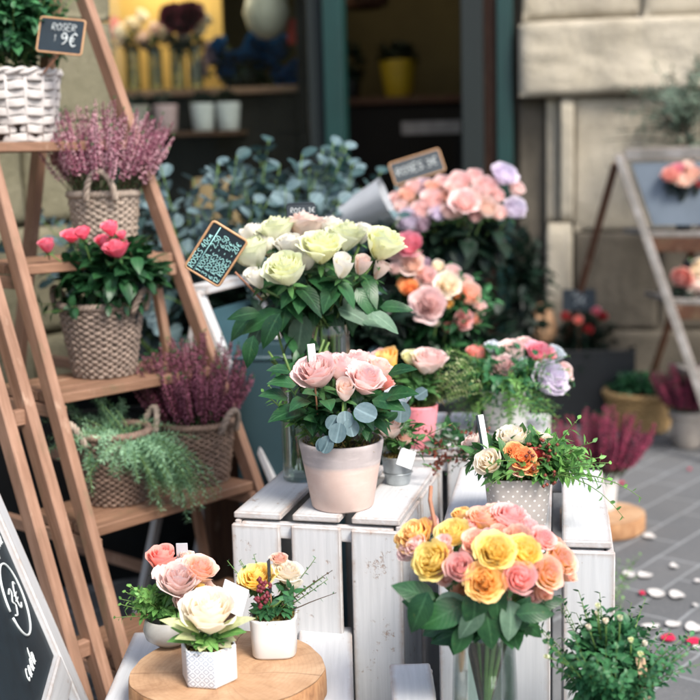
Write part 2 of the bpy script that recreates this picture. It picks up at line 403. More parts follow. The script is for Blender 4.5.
# ---------------------------------------------------------------- flowers
def rose_mesh(seed, openness=.55, n=22, ruffle=.03, fat=1.0):
    rn = random.Random(seed); mb = MB()
    NS, NT = 10, 7
    for k in range(n):
        f = k/(n-1); a0 = k*2.39996+rn.uniform(-.25, .25)
        r = (.06+.64*f**.8*(.72+.28*openness))*fat
        h = 1.16-.30*f*openness+rn.uniform(-.05, .05)
        curl = (.03+.62*f**1.2*openness)*(1+rn.uniform(-.35, .35))
        w = (1.35-.35*f)*rn.uniform(.88, 1.1) if f > .15 else 2.0
        ph = rn.uniform(0, 6); tilt = rn.uniform(-.05, .05)
        P = []
        for i in range(NT+1):
            t = i/NT; row = []
            for j in range(NS+1):
                s = 2*j/NS-1
                ang = a0+s*w*(.35+.65*math.sin(min(1, t*1.25)*math.pi/2))
                prof = math.sin(min(1, t*1.22)*math.pi/2)**.85
                top = max(0, (t-.5)/.5)**2
                rad = r*prof*(.97+.0*s)+curl*top*(1-.35*s*s)*.40+(.035+.03*f)*s
                rad += ruffle*math.sin(s*7+ph)*t*t
                z = h*t*(1-.10*abs(s)**3*t)-curl*top*.30*(1+.3*s*s)
                z += ruffle*.8*math.sin(s*5+ph*2)*t**3+tilt*s*t
                if t > .8: z += .035*(1-min(1, abs(s)*2.2))*f
                row.append((rad*math.cos(ang), rad*math.sin(ang), z-.5))
            P.append(row)
        mb.grid(P, 0, lambda i, j, k=k: (round(k/(n-1)*99)+.01+.98*j/NS, i/NT))
    # calyx and short stem
    for q in range(5):
        a = q*2*math.pi/5+.3
        d = Vector((math.cos(a), math.sin(a), .25-.5*openness)); mb.leaf((0, 0, -.5), d, (0, 0, 1), .62, .22, 1, .1, .2)
    mb.lathe([(.02, -.64), (.11, -.62), (.15, -.52), (.09, -.46)], seg=8, mat=1)
    mb.tube([(0, 0, -1.0), (.01, 0, -.6)], .055, 5, 1)
    return mb
ROSES = {}
def rose_data(kind, style, var):
    key = (kind, style, var)
    if key not in ROSES:
        op, n, ru, fat = {'open': ((.72, .55, .8, .62)[var], 27, .04, 1.0), 'half': (.45, 22, .02, .92), 'bud': (.15, 14, .012, .8), 'ruffled': (.85, 34, .05, 1.0)}[style]
        mb = rose_mesh(hash((style, var)) % 1000 if False else {'open': 10, 'half': 40, 'bud': 70, 'ruffled': 90}[style]+var, op, n, ru, fat)
        o = mb.build('rose', [M['p_'+kind], M['rose_leaf2']]); me = o.data; bpy.data.objects.remove(o); ROSES[key] = me
    return ROSES[key]
def put_rose(parent, pos, d, rad, kind, style='open', seed=0, name='rose'):
    rn = random.Random(seed*7+3)
    me = rose_data(kind, style, rn.randrange(4))
    o = bpy.data.objects.new(name, me); COL.objects.link(o); o.parent = parent
    q = Vector((0, 0, 1)).rotation_difference(Vector(d).normalized())
    o.rotation_mode = 'QUATERNION'; o.rotation_quaternion = q @ Quaternion((0, 0, 1), rn.uniform(0, 6.28))
    s = rad*1.48*rn.uniform(.97, 1.05); o.scale = (s*rn.uniform(.95, 1.05), s*rn.uniform(.95, 1.05), s)
    o.location = Vector(pos)-parent.location
    return o
VIEW = Vector((0, 0, CH))
def heads(parent, lst, center, Y, rpx_scale=1.0, tocam=.45, up=.25, seed=0, stems=None, bulge=.0):
    """lst: (px,py,rpx,kind,style[,dY]); the nearer the middle of the bunch, the nearer to the viewer"""
    out = []
    for i, e in enumerate(lst):
        px, py, rp, kind, style = e[:5]; dY = e[5] if len(e) > 5 else 0
        y = Y+dY; p = at(px, py, y); r = rp*y/FPX*rpx_scale
        d = (p-Vector(center)).normalized()+(VIEW-p).normalized()*tocam+Vector((0, 0, up))
        put_rose(parent, p, d, r, kind, style, seed+i); out.append((p, d.normalized(), r))
    if stems is not None:
        mb = MB()
        for p, d, r in out:
            a = p-d*r*.8; c = Vector(stems)+Vector((random.uniform(-.02, .02), random.uniform(-.02, .02), 0))
            mb.tube([a, (a+c)/2-Vector((0, 0, 0))+d*.0, c], .0028, 5, 0)
        mb.build('stems', M['stem'], parent)
    return out
def leaf_ball(mb, c, rad, n, L, W, rn, mat=0, zmin=-1, zmax=1, flat=.0, droop=.4, shell=.35, fold=.2, axis=None, jitter=.6, ns=4, wav=.0):
    """leaves scattered through the outer part of an ellipsoid, pointing outwards"""
    c = Vector(c); rad = Vector(rad)
    for _ in range(n):
        while 1:
            q = Vector((rn.gauss(0, 1), rn.gauss(0, 1), rn.gauss(0, 1))); q.normalize()
            if zmin <= q.z <= zmax: break
        s = 1-shell*rn.random()
        p = c+Vector((q.x*rad.x, q.y*rad.y, q.z*rad.z))*s
        d = (q+Vector((rn.uniform(-1, 1), rn.uniform(-1, 1), rn.uniform(-1, 1)))*jitter).normalized()
        nrm = Vector((q.x*.5+rn.uniform(-.4, .4), q.y*.5+rn.uniform(-.4, .4), 1.0-flat))
        k = rn.uniform(.65, 1.2); mb.leaf(p-d*L*k*.5, d, nrm, L*k, W*k, mat, fold, droop*rn.uniform(.3, 1.4), ns=ns, wav=wav)
def sprig(mb, p, d, L, n, ll, lw, rn, stem_mat=1, leaf_mat=0, curve=.3, thick=.0012, opp=True, round_=False, upv=(0, 0, 1), taper=.5):
    """a stem with leaves along it"""
    p = Vector(p); d = Vector(d).normalized(); g_ = Vector((0, 0, -1)); path = [p.copy()]
    N = 7
    for i in range(N):
        d = (d+g_*curve/N+Vector((rn.uniform(-1, 1), rn.uniform(-1, 1), rn.uniform(-1, 1)))*.06).normalized(); p = p+d*L/N; path.append(p.copy())
    mb.tube(path, [thick*(1-.6*i/N) for i in range(N+1)], 4, stem_mat)
    for i in range(n):
        t = (i+.7)/n*N; a = min(int(t), N-1); q = path[a].lerp(path[a+1], t-a); dd = (path[a+1]-path[a]).normalized()
        _, s1, s2 = frame_of(dd); ang = i*2.4+rn.uniform(-.3, .3) if not opp else (i//2)*1.57+rn.uniform(-.3, .3)+(i % 2)*math.pi
        o = s1*math.cos(ang)+s2*math.sin(ang); k = (1-taper*(i/n))*rn.uniform(.8, 1.15)
        ld = (o+dd*.55).normalized()
        if round_: mb.disc_leaf(q, ld, dd+Vector((rn.uniform(-.5, .5), rn.uniform(-.5, .5), rn.uniform(-.3, .5))), ll*.5*k, leaf_mat)
        else: mb.leaf(q, ld, dd+Vector((rn.uniform(-.3, .3), rn.uniform(-.3, .3), .3)), ll*k, lw*k, leaf_mat, .2, .3*rn.random(), ns=3)
    return path
# ---------------------------------------------------------------- containers
def basket(name, label, loc, rt, rb, h, mat_, rows=15, stakes=26, handles=0, wide=False, group=None, seed=1, hang=0, hmat=None, hh=.055, rimr=.006):
    rn = random.Random(seed); root = thing(name, label, 'basket', loc, group)
    mb = MB(); x0, y0, z0 = loc
    pitch = h/rows; K = stakes*4
    for i in range(rows):
        z = (i+.5)*pitch; r = rb+(rt-rb)*(z/h)**.85; path = []; off = rn.uniform(-.0015, .0015)
        ph = i % 2 if not wide else i % 2
        for k in range(K):
            t = 2*math.pi*k/K
            rr = r+off+math.cos(stakes*t/2+ph*math.pi)*(.0035 if not wide else .004)+rn.uniform(-.0006, .0006)
            path.append((x0+rr*math.cos(t), y0+rr*math.sin(t), z0+z+math.sin(stakes*t/2+ph)*pitch*.08+rn.uniform(-.0008, .0008)))
        if wide: mb.tube(path, pitch*.50, 8, 0, closed=True, upv=(0, 0, 1), flat=.10)
        else: mb.tube(path, pitch*.56, 6, 0, closed=True, upv=(0, 0, 1), flat=.75)
    for k in range(stakes if not wide else stakes):
        t = 2*math.pi*(k+.5)/stakes
        mb.tube([(x0+(rb-.001)*math.cos(t), y0+(rb-.001)*math.sin(t), z0), (x0+(rt)*math.cos(t), y0+(rt)*math.sin(t), z0+h)], .003 if not wide else .004, 5, 0)
    mb.lathe([(rb*.96, 0), (rb*1.0, .004), (rt*.93, h*.97)], loc, 40, 1, cap=False)
    mb.lathe([(.001, .004), (rb*.97, .004)], loc, 32, 0, cap=False)
    mb.build('body', [mat_, M['soil']], root)
    rim = MB()
    for s in (0, math.pi):
        path = []
        for k in range(160):
            t = 2*math.pi*k/160; a = t*stakes*.6//1*0+t*round(stakes*.7)+s; rr = rt+.001+math.cos(a)*rimr*.75
            path.append((x0+rr*math.cos(t), y0+rr*math.sin(t), z0+h+rimr*.3+math.sin(a)*rimr*.75))
        rim.tube(path, rimr*.85, 6, 0, closed=True)
    rim_o = rim.build('rim', mat_, root)
    for hd in (handles or []):
        # a twisted arch on the rim at angle hd, its plane tangent to the rim
        hb = MB(); t = hd; tang = Vector((-math.sin(t), math.cos(t), 0)); out = Vector((math.cos(t), math.sin(t), 0)); c = Vector(loc)+out*(rt+.007*hang)+Vector((0, 0, h-.012))
        for s in (0, 2.1, 4.2):
            path = []
            for k in range(41):
                u = math.pi*k/40; b = c+tang*math.cos(u)*hh*.85+Vector((0, 0, 1))*math.sin(u)*hh*1.75+out*math.sin(u)*.006*(1+hang)
                rad = -tang*math.cos(u)+Vector((0, 0, -1))*math.sin(u)
                path.append(b+rad*math.cos(u*7+s)*.004+out*math.sin(u*7+s)*.004)
            hb.tube(path, .0036, 6, 0)
        hb.build('handle', hmat or mat_, rim_o)
    return root
def pot(root, loc, rt, rb, h, m, name='pot', seg=40, lip=.004, wall=.004, square=0, soil=True, soilm='moss', band=None, facets=0):
    mb = MB()
    prof = [(.001, .0), (rb*.94, 0), (rb, .003), (rb+(rt-rb)*.5, h*.5), (rt*.995, h*.93), (rt, h*.975), (rt*.985, h), (rt-wall, h), (rt-wall*1.4, h*.9), (rb*.9, h*.6)]
    rm = None
    if square: rm = lambda t, z: 1.0/(abs(math.cos(t))**square+abs(math.sin(t))**square)**(1.0/square)
    if facets:
        rm = lambda t, z: math.cos(math.pi/facets)/math.cos((t % (2*math.pi/facets))-math.pi/facets)
        seg = facets*8
    mb.lathe(prof, loc, seg, 0, cap=False, rmod=rm)
    o = mb.build(name, m, root)
    if soil:
        s = MB(); s.lathe([(.001, h*.86), (rt*.6, h*.87), (rt-wall*1.4, h*.84)], loc, seg, 0, cap=False, rmod=rm)
        s.build('soil', M['soil'], o)
        if soilm:
            s = MB(); rn = random.Random(int(loc[0]*1000)); 
            for _ in range(700):
                a = rn.uniform(0, 6.283); r = rt*.93*math.sqrt(rn.random()); p = Vector(loc)+Vector((r*math.cos(a), r*math.sin(a), h*(.87+rn.random()*.12)))
                d = Vector((rn.uniform(-1, 1), rn.uniform(-1, 1), rn.uniform(0, 1)))
                s.leaf(p, d, (rn.uniform(-1, 1), 0, 1), rn.uniform(.006, .012), .002, 0, 0, .3, ns=2)
            s.build('moss', M[soilm], o)
    return o
def vase(name, label, loc, r, h, group=None, water=.55, rb=None, flare=0, bulge=0):
    root = thing(name, label, 'vase', loc, group); rb = rb or r; w = .003; mb = MB(); x, y, z = loc
    def rad(t): return rb+(r-rb)*t+flare*max(0, t-.75)**2*16*r*.1+bulge*r*math.sin(math.pi*t)
    out = [(rad(i/12), h*i/12) for i in range(13)]; out[0] = (out[0][0]*.9, 0); out.insert(1, (rad(0), h*.012))
    prof = [(.0005, 0)]+out+[(rad(1)-w*.5, h+.0015), (rad(1)-w, h)]+[(rad(i/12)-w, h*i/12) for i in range(11, 1, -1)]+[(rad(.1)-w, h*.05), (.0005, h*.045)]
    mb.lathe(prof, loc, 48, 0, cap=False); go_ = mb.build('glass', M['glass'], root)
    wb = MB(); wb.lathe([(.0005, h*.05), (rad(.1)-w*1.2, h*.052)]+[(rad(t)-w*1.2, h*t) for t in (.15, .3, .45, water)]+[(.0005, h*water)], loc, 40, 0, cap=False)
    wb.build('water', M['water'], go_)
    return root
# ---------------------------------------------------------------- bushes
def heather(root, c, r, h, n, rn, bells=('p_heather', 'p_heather_pale'), spread=.9, bell=.0026, name='flower_spikes', dens=46, frac=.62, lean=(0, 0, 0)):
    fb = MB(); gb = MB(); c = Vector(c)
    for i in range(n):
        a = rn.uniform(0, 6.283); q = math.sqrt(rn.random())
        base = c+Vector((math.cos(a), math.sin(a), 0))*r*q*.55
        tip = c+Vector((math.cos(a)*r*q*(1+spread), math.sin(a)*r*q*(1+spread), h*(1-.28*q*q)*rn.uniform(.72, 1.08)))+Vector(lean)*rn.random()
        mid = base.lerp(tip, .5)+Vector((math.cos(a), math.sin(a), 0))*r*.15*q
        path = []
        for k in range(9):
            t = k/8; path.append(base*(1-t)**2+mid*2*t*(1-t)+tip*t*t+Vector((rn.uniform(-1, 1), rn.uniform(-1, 1), 0))*.001)
        gb.tube(path, .0011, 3, 1, cap=False)
        s0 = 1-frac*rn.uniform(.8, 1.1)
        m0 = 0 if rn.random() < .65 else 1
        for k in range(dens):
            t = s0+(1-s0)*k/dens; x = t*8; ii = min(int(x), 7); p = path[ii].lerp(path[ii+1], x-ii); aa = k*2.4
            rr = .0052*(1-.6*(k/dens)**2)
            o = Vector((math.cos(aa), math.sin(aa), rn.uniform(-.3, .5)))
            fb.octa(p+o*rr, bell*rn.uniform(.7, 1.15)*(1-.35*k/dens), o, 1.25, m0 if rn.random() < .75 else 1-m0)
        for k in range(16):
            t = s0*k/16; x = t*8; ii = min(int(x), 7); p = path[ii].lerp(path[ii+1], x-ii); aa = k*2.4
            gb.leaf(p, (math.cos(aa), math.sin(aa), .8), (0, 0, 1), .011, .0022, 0, 0, 0, ns=2)
        if rn.random() < .5:
            for k in range(8): gb.leaf(path[-1], (rn.uniform(-1, 1), rn.uniform(-1, 1), 1.6), (1, 0, 1), .010, .0022, 0, 0, 0, ns=2)
    gb.build('foliage', [M['heather_green'], M['dark_stem']], root)
    fb.build(name, [M[b] for b in bells], root)
def chalk_sign(name, label, c, right, up, w, h, rows, group=None, stick=None, seed=1, frame='sign_wood', cm='chalk', thick=.006, rr=.0045, face=None):
    """rows: list of (text, x0, y0, size) in sign units where x 0..1, y 0..1 from bottom left, size = cap height in units of h"""
    right = Vector(right).normalized(); up = Vector(up); up = (up-right*up.dot(right)).normalized(); nrm = right.cross(up)
    root = thing(name, label, 'sign', c, group); c = Vector(c); rn = random.Random(seed)
    mb = MB(); mb.box(c-right*w/2-up*h/2-nrm*thick*.3, right*w, up*h, nrm*thick*.5, 0, .001); bo = mb.build('board', face or M['slate'], root, smooth=False)
    fb = MB(); f = rr; P = []
    cr = .004
    for k, (sx, sy) in enumerate(((1, 1), (-1, 1), (-1, -1), (1, -1))):
        for j in range(4):
            a = k*math.pi/2+j/3*math.pi/2
            P.append(c+right*(sx*(w/2-cr)+math.cos(a)*cr*1.3)+up*(sy*(h/2-cr)+math.sin(a)*cr*1.3))
    fb.tube(P, f*.5, 6, 0, closed=True, upv=nrm); fb.build('frame', M[frame], root)
    tb = MB()
    for e in rows:
        if e[0] == 'line':
            a, b = e[1], e[2]; pa = c+right*(a[0]-.5)*w+up*(a[1]-.5)*h+nrm*(thick*.2+.0012); pb = c+right*(b[0]-.5)*w+up*(b[1]-.5)*h+nrm*(thick*.2+.0012)
            tb.tube([pa, pb], .0009, 4, 0, upv=nrm); continue
        text, x0, y0, size = e[:4]; wt = e[4] if len(e) > 4 else .085
        write(tb, text, c+right*(x0-.5)*w+up*(y0-.5)*h+nrm*(thick*.2+.0010), right, up, size*h, rn, wt)
    if rows: tb.build('lettering', M[cm], bo)
    if stick:
        sb = MB(); sb.tube([Vector(stick[0]), Vector(stick[1])], .0022, 6, 0); sb.build('stick', M['stick'], root)
    return root
GL = {'A': [[(0, 0), (.35, 1), (.7, 0)], [(.15, .4), (.55, .4)]], 'B': [[(0, 0), (0, 1), (.45, .95), (.5, .7), (.05, .53), (.55, .4), (.55, .1), (0, 0)]], 'C': [[(.6, .85), (.3, 1), (0, .6), (.1, .12), (.4, 0), (.6, .15)]],
 'D': [[(0, 0), (0, 1), (.5, .8), (.6, .4), (.4, .05), (0, 0)]], 'E': [[(.55, 1), (0, 1), (0, 0), (.55, 0)], [(0, .52), (.45, .52)]], 'K': [[(0, 1), (0, 0)], [(.5, 1), (.02, .45), (.55, 0)]], 'L': [[(0, 1), (0, 0), (.5, 0)]],
 'M': [[(0, 0), (.05, 1), (.35, .4), (.65, 1), (.7, 0)]], 'N': [[(0, 0), (0, 1), (.5, 0), (.5, 1)]], 'O': [[(.3, 1), (.02, .7), (.02, .3), (.3, 0), (.58, .3), (.58, .7), (.3, 1)]], 'R': [[(0, 0), (0, 1), (.45, .95), (.5, .65), (.03, .5), (.55, 0)]],
 'S': [[(.5, .88), (.25, 1), (.02, .78), (.25, .52), (.5, .28), (.25, 0), (0, .12)]], 'T': [[(0, 1), (.6, 1)], [(.3, 1), (.3, 0)]], 'U': [[(0, 1), (.02, .25), (.28, 0), (.52, .25), (.54, 1)]], 'I': [[(.1, 1), (.1, 0)]],
 '0': [[(.25, 1), (.02, .6), (.1, .1), (.3, 0), (.5, .4), (.42, .9), (.25, 1)]], '1': [[(.0, .75), (.2, 1), (.2, 0)]], '2': [[(.02, .8), (.25, 1), (.48, .75), (.3, .4), (0, 0), (.5, .02)]], '3': [[(.02, .9), (.3, 1), (.48, .78), (.2, .55), (.5, .3), (.3, 0), (0, .1)]],
 '4': [[(.35, 0), (.35, 1), (0, .35), (.5, .35)]], '5': [[(.5, 1), (.08, 1), (.04, .55), (.35, .6), (.5, .3), (.3, 0), (0, .08)]], '6': [[(.45, .95), (.12, .6), (.02, .25), (.25, 0), (.48, .22), (.28, .48), (.05, .3)]], '9': [[(.48, .75), (.25, 1), (.03, .75), (.22, .5), (.48, .72), (.45, .3), (.2, 0)]],
 '-': [[(.05, .45), (.4, .47)]], ',': [[(.1, .08), (.02, -.15)]], '€': [[(.6, .85), (.4, 1), (.15, .7), (.15, .3), (.4, 0), (.62, .12)], [(0, .6), (.45, .6)], [(0, .4), (.42, .4)]], '.': [[(.05, 0), (.08, .04)]],
 'a': [[(.4, .5), (.2, .6), (.03, .3), (.15, 0), (.38, .2), (.42, .55), (.42, .1), (.55, .0)]], 'c': [[(.38, .5), (.2, .6), (.03, .3), (.18, 0), (.42, .1)]], 'd': [[(.4, .5), (.2, .6), (.03, .3), (.15, 0), (.38, .2), (.5, 1.1), (.42, .1), (.55, .0)]], 'e': [[(.03, .25), (.35, .38), (.22, .6), (.03, .3), (.18, 0), (.42, .1)]],
 'f': [[(.45, .95), (.3, 1.1), (.2, .6), (.1, -.4), (.25, -.2), (.3, .1)], [(.0, .5), (.4, .5)]], 'l': [[(.02, .1), (.25, .8), (.2, 1.1), (.1, .6), (.15, 0), (.3, .05)]], 'm': [[(0, 0), (.05, .55), (.08, .1), (.22, .58), (.27, .05), (.42, .58), (.47, .05), (.6, .1)]], 'n': [[(0, 0), (.05, .55), (.08, .1), (.25, .58), (.32, .05), (.45, .1)]], 'o': [[(.22, .6), (.03, .3), (.2, 0), (.4, .3), (.22, .6), (.5, .5)]],
 'r': [[(0, 0), (.08, .55), (.1, .45), (.3, .55), (.28, .05), (.42, .08)]], 's': [[(.05, .1), (.25, .6), (.32, .2), (.1, 0)]], 't': [[(.2, 1), (.1, .1), (.3, .02)], [(0, .65), (.35, .68)]], 'i': [[(.05, .5), (.05, .05), (.2, .05)], [(.08, .75), (.09, .8)]], 'u': [[(0, .55), (.05, .05), (.25, .1), (.32, .55), (.35, .05), (.48, .08)]]}
def write(mb, text, p, right, up, size, rn, wt=.085, slant=.1):
    x = 0; p = Vector(p); nrm = Vector(right).cross(Vector(up))
    for ch in text:
        if ch == ' ': x += .45; continue
        st = GL.get(ch, []); k = rn.uniform(.92, 1.08); dy = rn.uniform(-.05, .05)
        wch = max(q[0] for s in st for q in s) if st else .4
        for s in st:
            pts = [Vector((q[0]+q[1]*slant+x, q[1]*k+dy)) for q in s]
            sm = []
            if len(pts) > 2:      # round the corners off
                for i in range(len(pts)-1):
                    a = pts[max(i-1, 0)]; b = pts[i]; c = pts[i+1]; d = pts[min(i+2, len(pts)-1)]
                    for t in (0, .33, .66): sm.append(.5*((2*b)+(c-a)*t+(2*a-5*b+4*c-d)*t*t+(3*b-a-3*c+d)*t**3))
                sm.append(pts[-1])
            else: sm = pts
            mb.tube([p+Vector(right)*q.x*size+Vector(up)*q.y*size for q in sm], [size*wt*.5*rn.uniform(.85, 1.1) for _ in sm], 5, 0, upv=nrm)
        x += wch+.22
    return x*size
# ---------------------------------------------------------------- crates
def crate(name, label, o, yaw, w, d, h, fronts, tops=3, m='white_wood', group=None, t=.011, gap=.018, seed=0, frontgap=None, sides=2, mid=False, horiz=False):
    """slatted crate stood on end: vertical boards on front, sides and back, three boards across the top; o = front left bottom corner"""
    rn = random.Random(seed); o = Vector(o); ex = Vector((math.cos(yaw), -math.sin(yaw), 0)); ey = Vector((math.sin(yaw), math.cos(yaw), 0)); ez = Vector((0, 0, 1))
    root = thing(name, label, 'crate', o, group); mm = M[m]
    def slats(name_, org, ax, ln_axis, nrm, W, L, n, gp):
        mb = MB(); bw = (W-gp*(n-1))/n; x = 0
        for i in range(n):
            j = rn.uniform(-.003, .003); ww = bw+rn.uniform(-.003, .003)
            j2 = rn.uniform(-.004, 0)
            q = org+ax*(x+j*.3)+nrm*rn.uniform(0, .0015)
            mb.box(q+ln_axis*rn.uniform(0, .003), ax*ww, ln_axis*(L-rn.uniform(0, .004)), nrm*t, 0, .0022, rnd=rn); x += bw+gp
        return mb.build(name_, mm, root, smooth=False)
    z1 = h-t
    # end boards (top)
    slats('top_panel', o+ez*(h-t)+ey*.0, ex, ey, ez, w, d, tops, gap)
    if horiz:
        slats('front_panel', o-ey*t, ez, ex, ey, h-t-.002, w, fronts, gap)
        slats('back_panel', o+ey*(d), ez, ex, ey, h-t-.002, w, fronts, gap)
    else:
        slats('front_panel', o-ey*t, ex, ez, ey, w, h-t-.002, fronts, frontgap or gap)
        slats('back_panel', o+ey*d, ex, ez, ey, w, h-t-.002, fronts, gap)
    slats('side_panel', o+ex*(w-t)+ey*.002, ey, ez, ex, d-.004, h-t-.002, sides, gap*1.3)
    slats('side_panel', o+ex*0+ey*.002, ey, ez, ex, d-.004, h-t-.002, sides, gap*1.3)
    c = .022
    for zz in ([h-t-.004-c*1.2, .02] + ([h*.5] if mid else [])):
        fb = MB(); fb.box(o+ez*zz+ex*(t+.002)+ey*.001, ex*(w-2*t-.004), ey*c*.7, ez*c*1.2, 0, .002)
        fb.box(o+ez*zz+ex*(t+.002)+ey*(d-c*.7-.001), ex*(w-2*t-.004), ey*c*.7, ez*c*1.2, 0, .002)
        for xx in (t+.003, w-t-c-.003): fb.box(o+ez*(zz+.001)+ex*xx+ey*(c*.7+.003), ex*c, ey*(d-c*1.4-.008), ez*c*1.1, 0, .002)
        fb.build('crossbar', mm, root, smooth=False)
    return root
random.seed(5); rn = random.Random(11)
UX = Vector((math.sin(R(40)), math.cos(R(40)), 0)); NX = Vector((UX.y, -UX.x, 0)); EZ = Vector((0, 0, 1))
# ---------------------------------------------------------------- ground
def paving():
    def fn(N, Lk):
        pos = N('ShaderNodeNewGeometry').outputs['Position']
        v = mapping(N, Lk, pos, (1, 1, 1), (0, 0, R(-50)), (.03, .03, 0))
        nz = N('ShaderNodeTexNoise', Scale=9.0, Detail=3.0); Lk(pos, nz.inputs['Vector'])
        vv = N('ShaderNodeVectorMath', operation='MULTIPLY_ADD'); Lk(nz.outputs['Color'], vv.inputs[0]); vv.inputs[1].default_value = (.010, .010, 0); Lk(v, vv.inputs[2])
        b = N('ShaderNodeTexBrick', offset=.5, Scale=1.0, Mortar_Size=.0042, Mortar_Smooth=.35, Bias=.0, Brick_Width=.27, Row_Height=.118)
        Lk(vv.outputs[0], b.inputs['Vector'])
        b.inputs['Color1'].default_value = srgb('#595b5d'); b.inputs['Color2'].default_value = srgb('#646668'); b.inputs['Mortar'].default_value = srgb('#8c9092')
        f = noise_n(N, Lk, pos, 7, 7, .7); f2 = noise_n(N, Lk, pos, 120, 4, .7); f3 = noise_n(N, Lk, pos, 2.2, 3)
        c = mixc(N, Lk, ramp(N, Lk, f, [(.35, g(.35)), (.65, g(0))]), b.outputs['Color'], srgb('#4a4c4d'))
        c = mixc(N, Lk, ramp(N, Lk, f2, [(.5, g(0)), (.75, g(.35))]), c, srgb('#93928f'))
        c = mixc(N, Lk, ramp(N, Lk, f3, [(.45, g(0)), (.7, g(.25))]), c, srgb('#6c6a66'))
        p = N('ShaderNodeBsdfPrincipled', Base_Color=c, Roughness=.75)
        h = mth(N, Lk, 'ADD', mth(N, Lk, 'MULTIPLY', b.outputs['Fac'], -.8), mth(N, Lk, 'MULTIPLY', f2, .25))
        Lk(bump(N, Lk, h, .5, .004), p.inputs['Normal']); return p.outputs[0]
    return mat('paving', fn)
mb = MB(); mb.grid([[(-60, -60, 0), (60, -60, 0)], [(-60, 60, 0), (60, 60, 0)]]); tag(mb.build('ground', paving(), smooth=False), kind='structure')
# ---------------------------------------------------------------- shop front
YAW = R(10); WX = Vector((math.cos(YAW), -math.sin(YAW), 0)); WY = Vector((math.sin(YAW), math.cos(YAW), 0)); F0 = Vector((0, 5.1, 0))
def fp(px, off=0, py=160):
    r = ray(px, py); P0 = F0+WY*off; t = (P0-Vector((0, 0, 0))).dot(WY)/Vector((r.x, r.y, 0)).dot(WY); return Vector((r.x*t, r.y*t, 0))
def fz(px, py, off=0):
    r = ray(px, py); t = (F0+WY*off).dot(WY)/Vector((r.x, r.y, 0)).dot(WY); return CH+r.z*t
M['sand'] = stone('sandstone', '#a79e8b', '#bfb6a4', '#7f7769', 3.5, .9)
M['sand_shaded'] = stone('sandstone_shaded', '#4f4a41', '#686156', '#37332c', 4, .6)  # same sandstone, with the shade of the lower wall put into its colour
M['moss_stone'] = stone('mossy_stone', '#66634f', '#7c7763', '#44463a', 4, .6)
M['base_stone'] = stone('base_stone', '#3b3d38', '#55564e', '#26302c', 5, .7)
def block(mb, o, ex, ey, ez, r=.02, m=0, seed=0, amp=.008, nx=30, nz=18):
    """weathered stone block; front face is the o, ex, ez face; ey points inwards"""
    o, ex, ey, ez = map(Vector, (o, ex, ey, ez)); ux, uy, uz = ex.normalized(), ey.normalized(), ez.normalized(); W, D, H_ = ex.length, ey.length, ez.length
    P = []
    for i in range(-2, nz+3):
        row = []
        for j in range(-2, nx+3):
            s = min(max(j/nx, 0), 1); t = min(max(i/nz, 0), 1); dx = min(s, 1-s)*W; dz = min(t, 1-t)*H_
            e = 0
            for q in (dx, dz):
                if q < r: e += (r-math.sqrt(max(0, r*r-(r-q)**2)))
            dep = e*.9
            if j < 0 or j > nx or i < 0 or i > nz: dep = D if (j in (-2, nx+2) or i in (-2, nz+2)) else r
            p = o+ux*(s*W)+uz*(t*H_)+uy*dep; nn = noise.noise(p*6+Vector((seed, 0, 0)))*amp+noise.noise(p*22)*amp*.35
            row.append(p-uy*nn*(1 if dep < r*1.01 else 0))
        P.append(row)
    mb.grid(P, m)
# right-hand stone wall, courses of rough blocks
wr = thing('stone_wall', 'cream sandstone wall of large rough blocks right of the teal doorway', 'wall', fp(610))
mb = MB()
def cell(x0, x1, y0, y1, off, dep=.35, m=0, r=.02, seed=0, amp=.008):
    r *= .45; amp *= 1.5; a = fp(x0, off); b = fp(x1, off); z0 = max(fz(x0, y1, off), 0) if y1 is not None else 0; z1 = fz(x0, y0, off) if y0 is not None else 3.2
    block(mb, a+EZ*z0, b-a, WY*dep, EZ*(z1-z0), r, m, seed, amp)
cell(519, 760, 22, 97, -.085, .5, 0, .045, 1, .016)
cell(523, 640, -160, 21, 0, .5, 0, .02, 2); cell(642, 800, -190, 19, -.02, .5, 0, .02, 3)
cell(560, 574, 98, 222, -.05, .4, 0, .03, 4); cell(575, 700, 98, 232, -.03, .4, 0, .015, 5); cell(701, 800, 98, 232, -.035, .4, 0, .015, 15)
cell(575, 660, 233, 330, -.04, .4, 1, .015, 6); cell(661, 800, 233, 330, -.035, .4, 1, .015, 16); cell(575, 800, 331, 470, -.05, .4, 1, .015, 7)
cell(546, 573, 224, 470, -.08, .4, 0, .04, 8); cell(519, 545, 98, 470, .04, .4, 1, .02, 9); cell(546, 559, 98, 222, .0, .3, 0, .02, 9)
mb.build('blocks', [M['sand'], M['sand_shaded']], wr)
mb = MB(); x0, x1 = fp(514, .09), fp(1500, .09); mb.box(x0, x1-x0, WY*.3, EZ*4.2); mb.build('wall_core', M['sand_shaded'], wr, smooth=False)
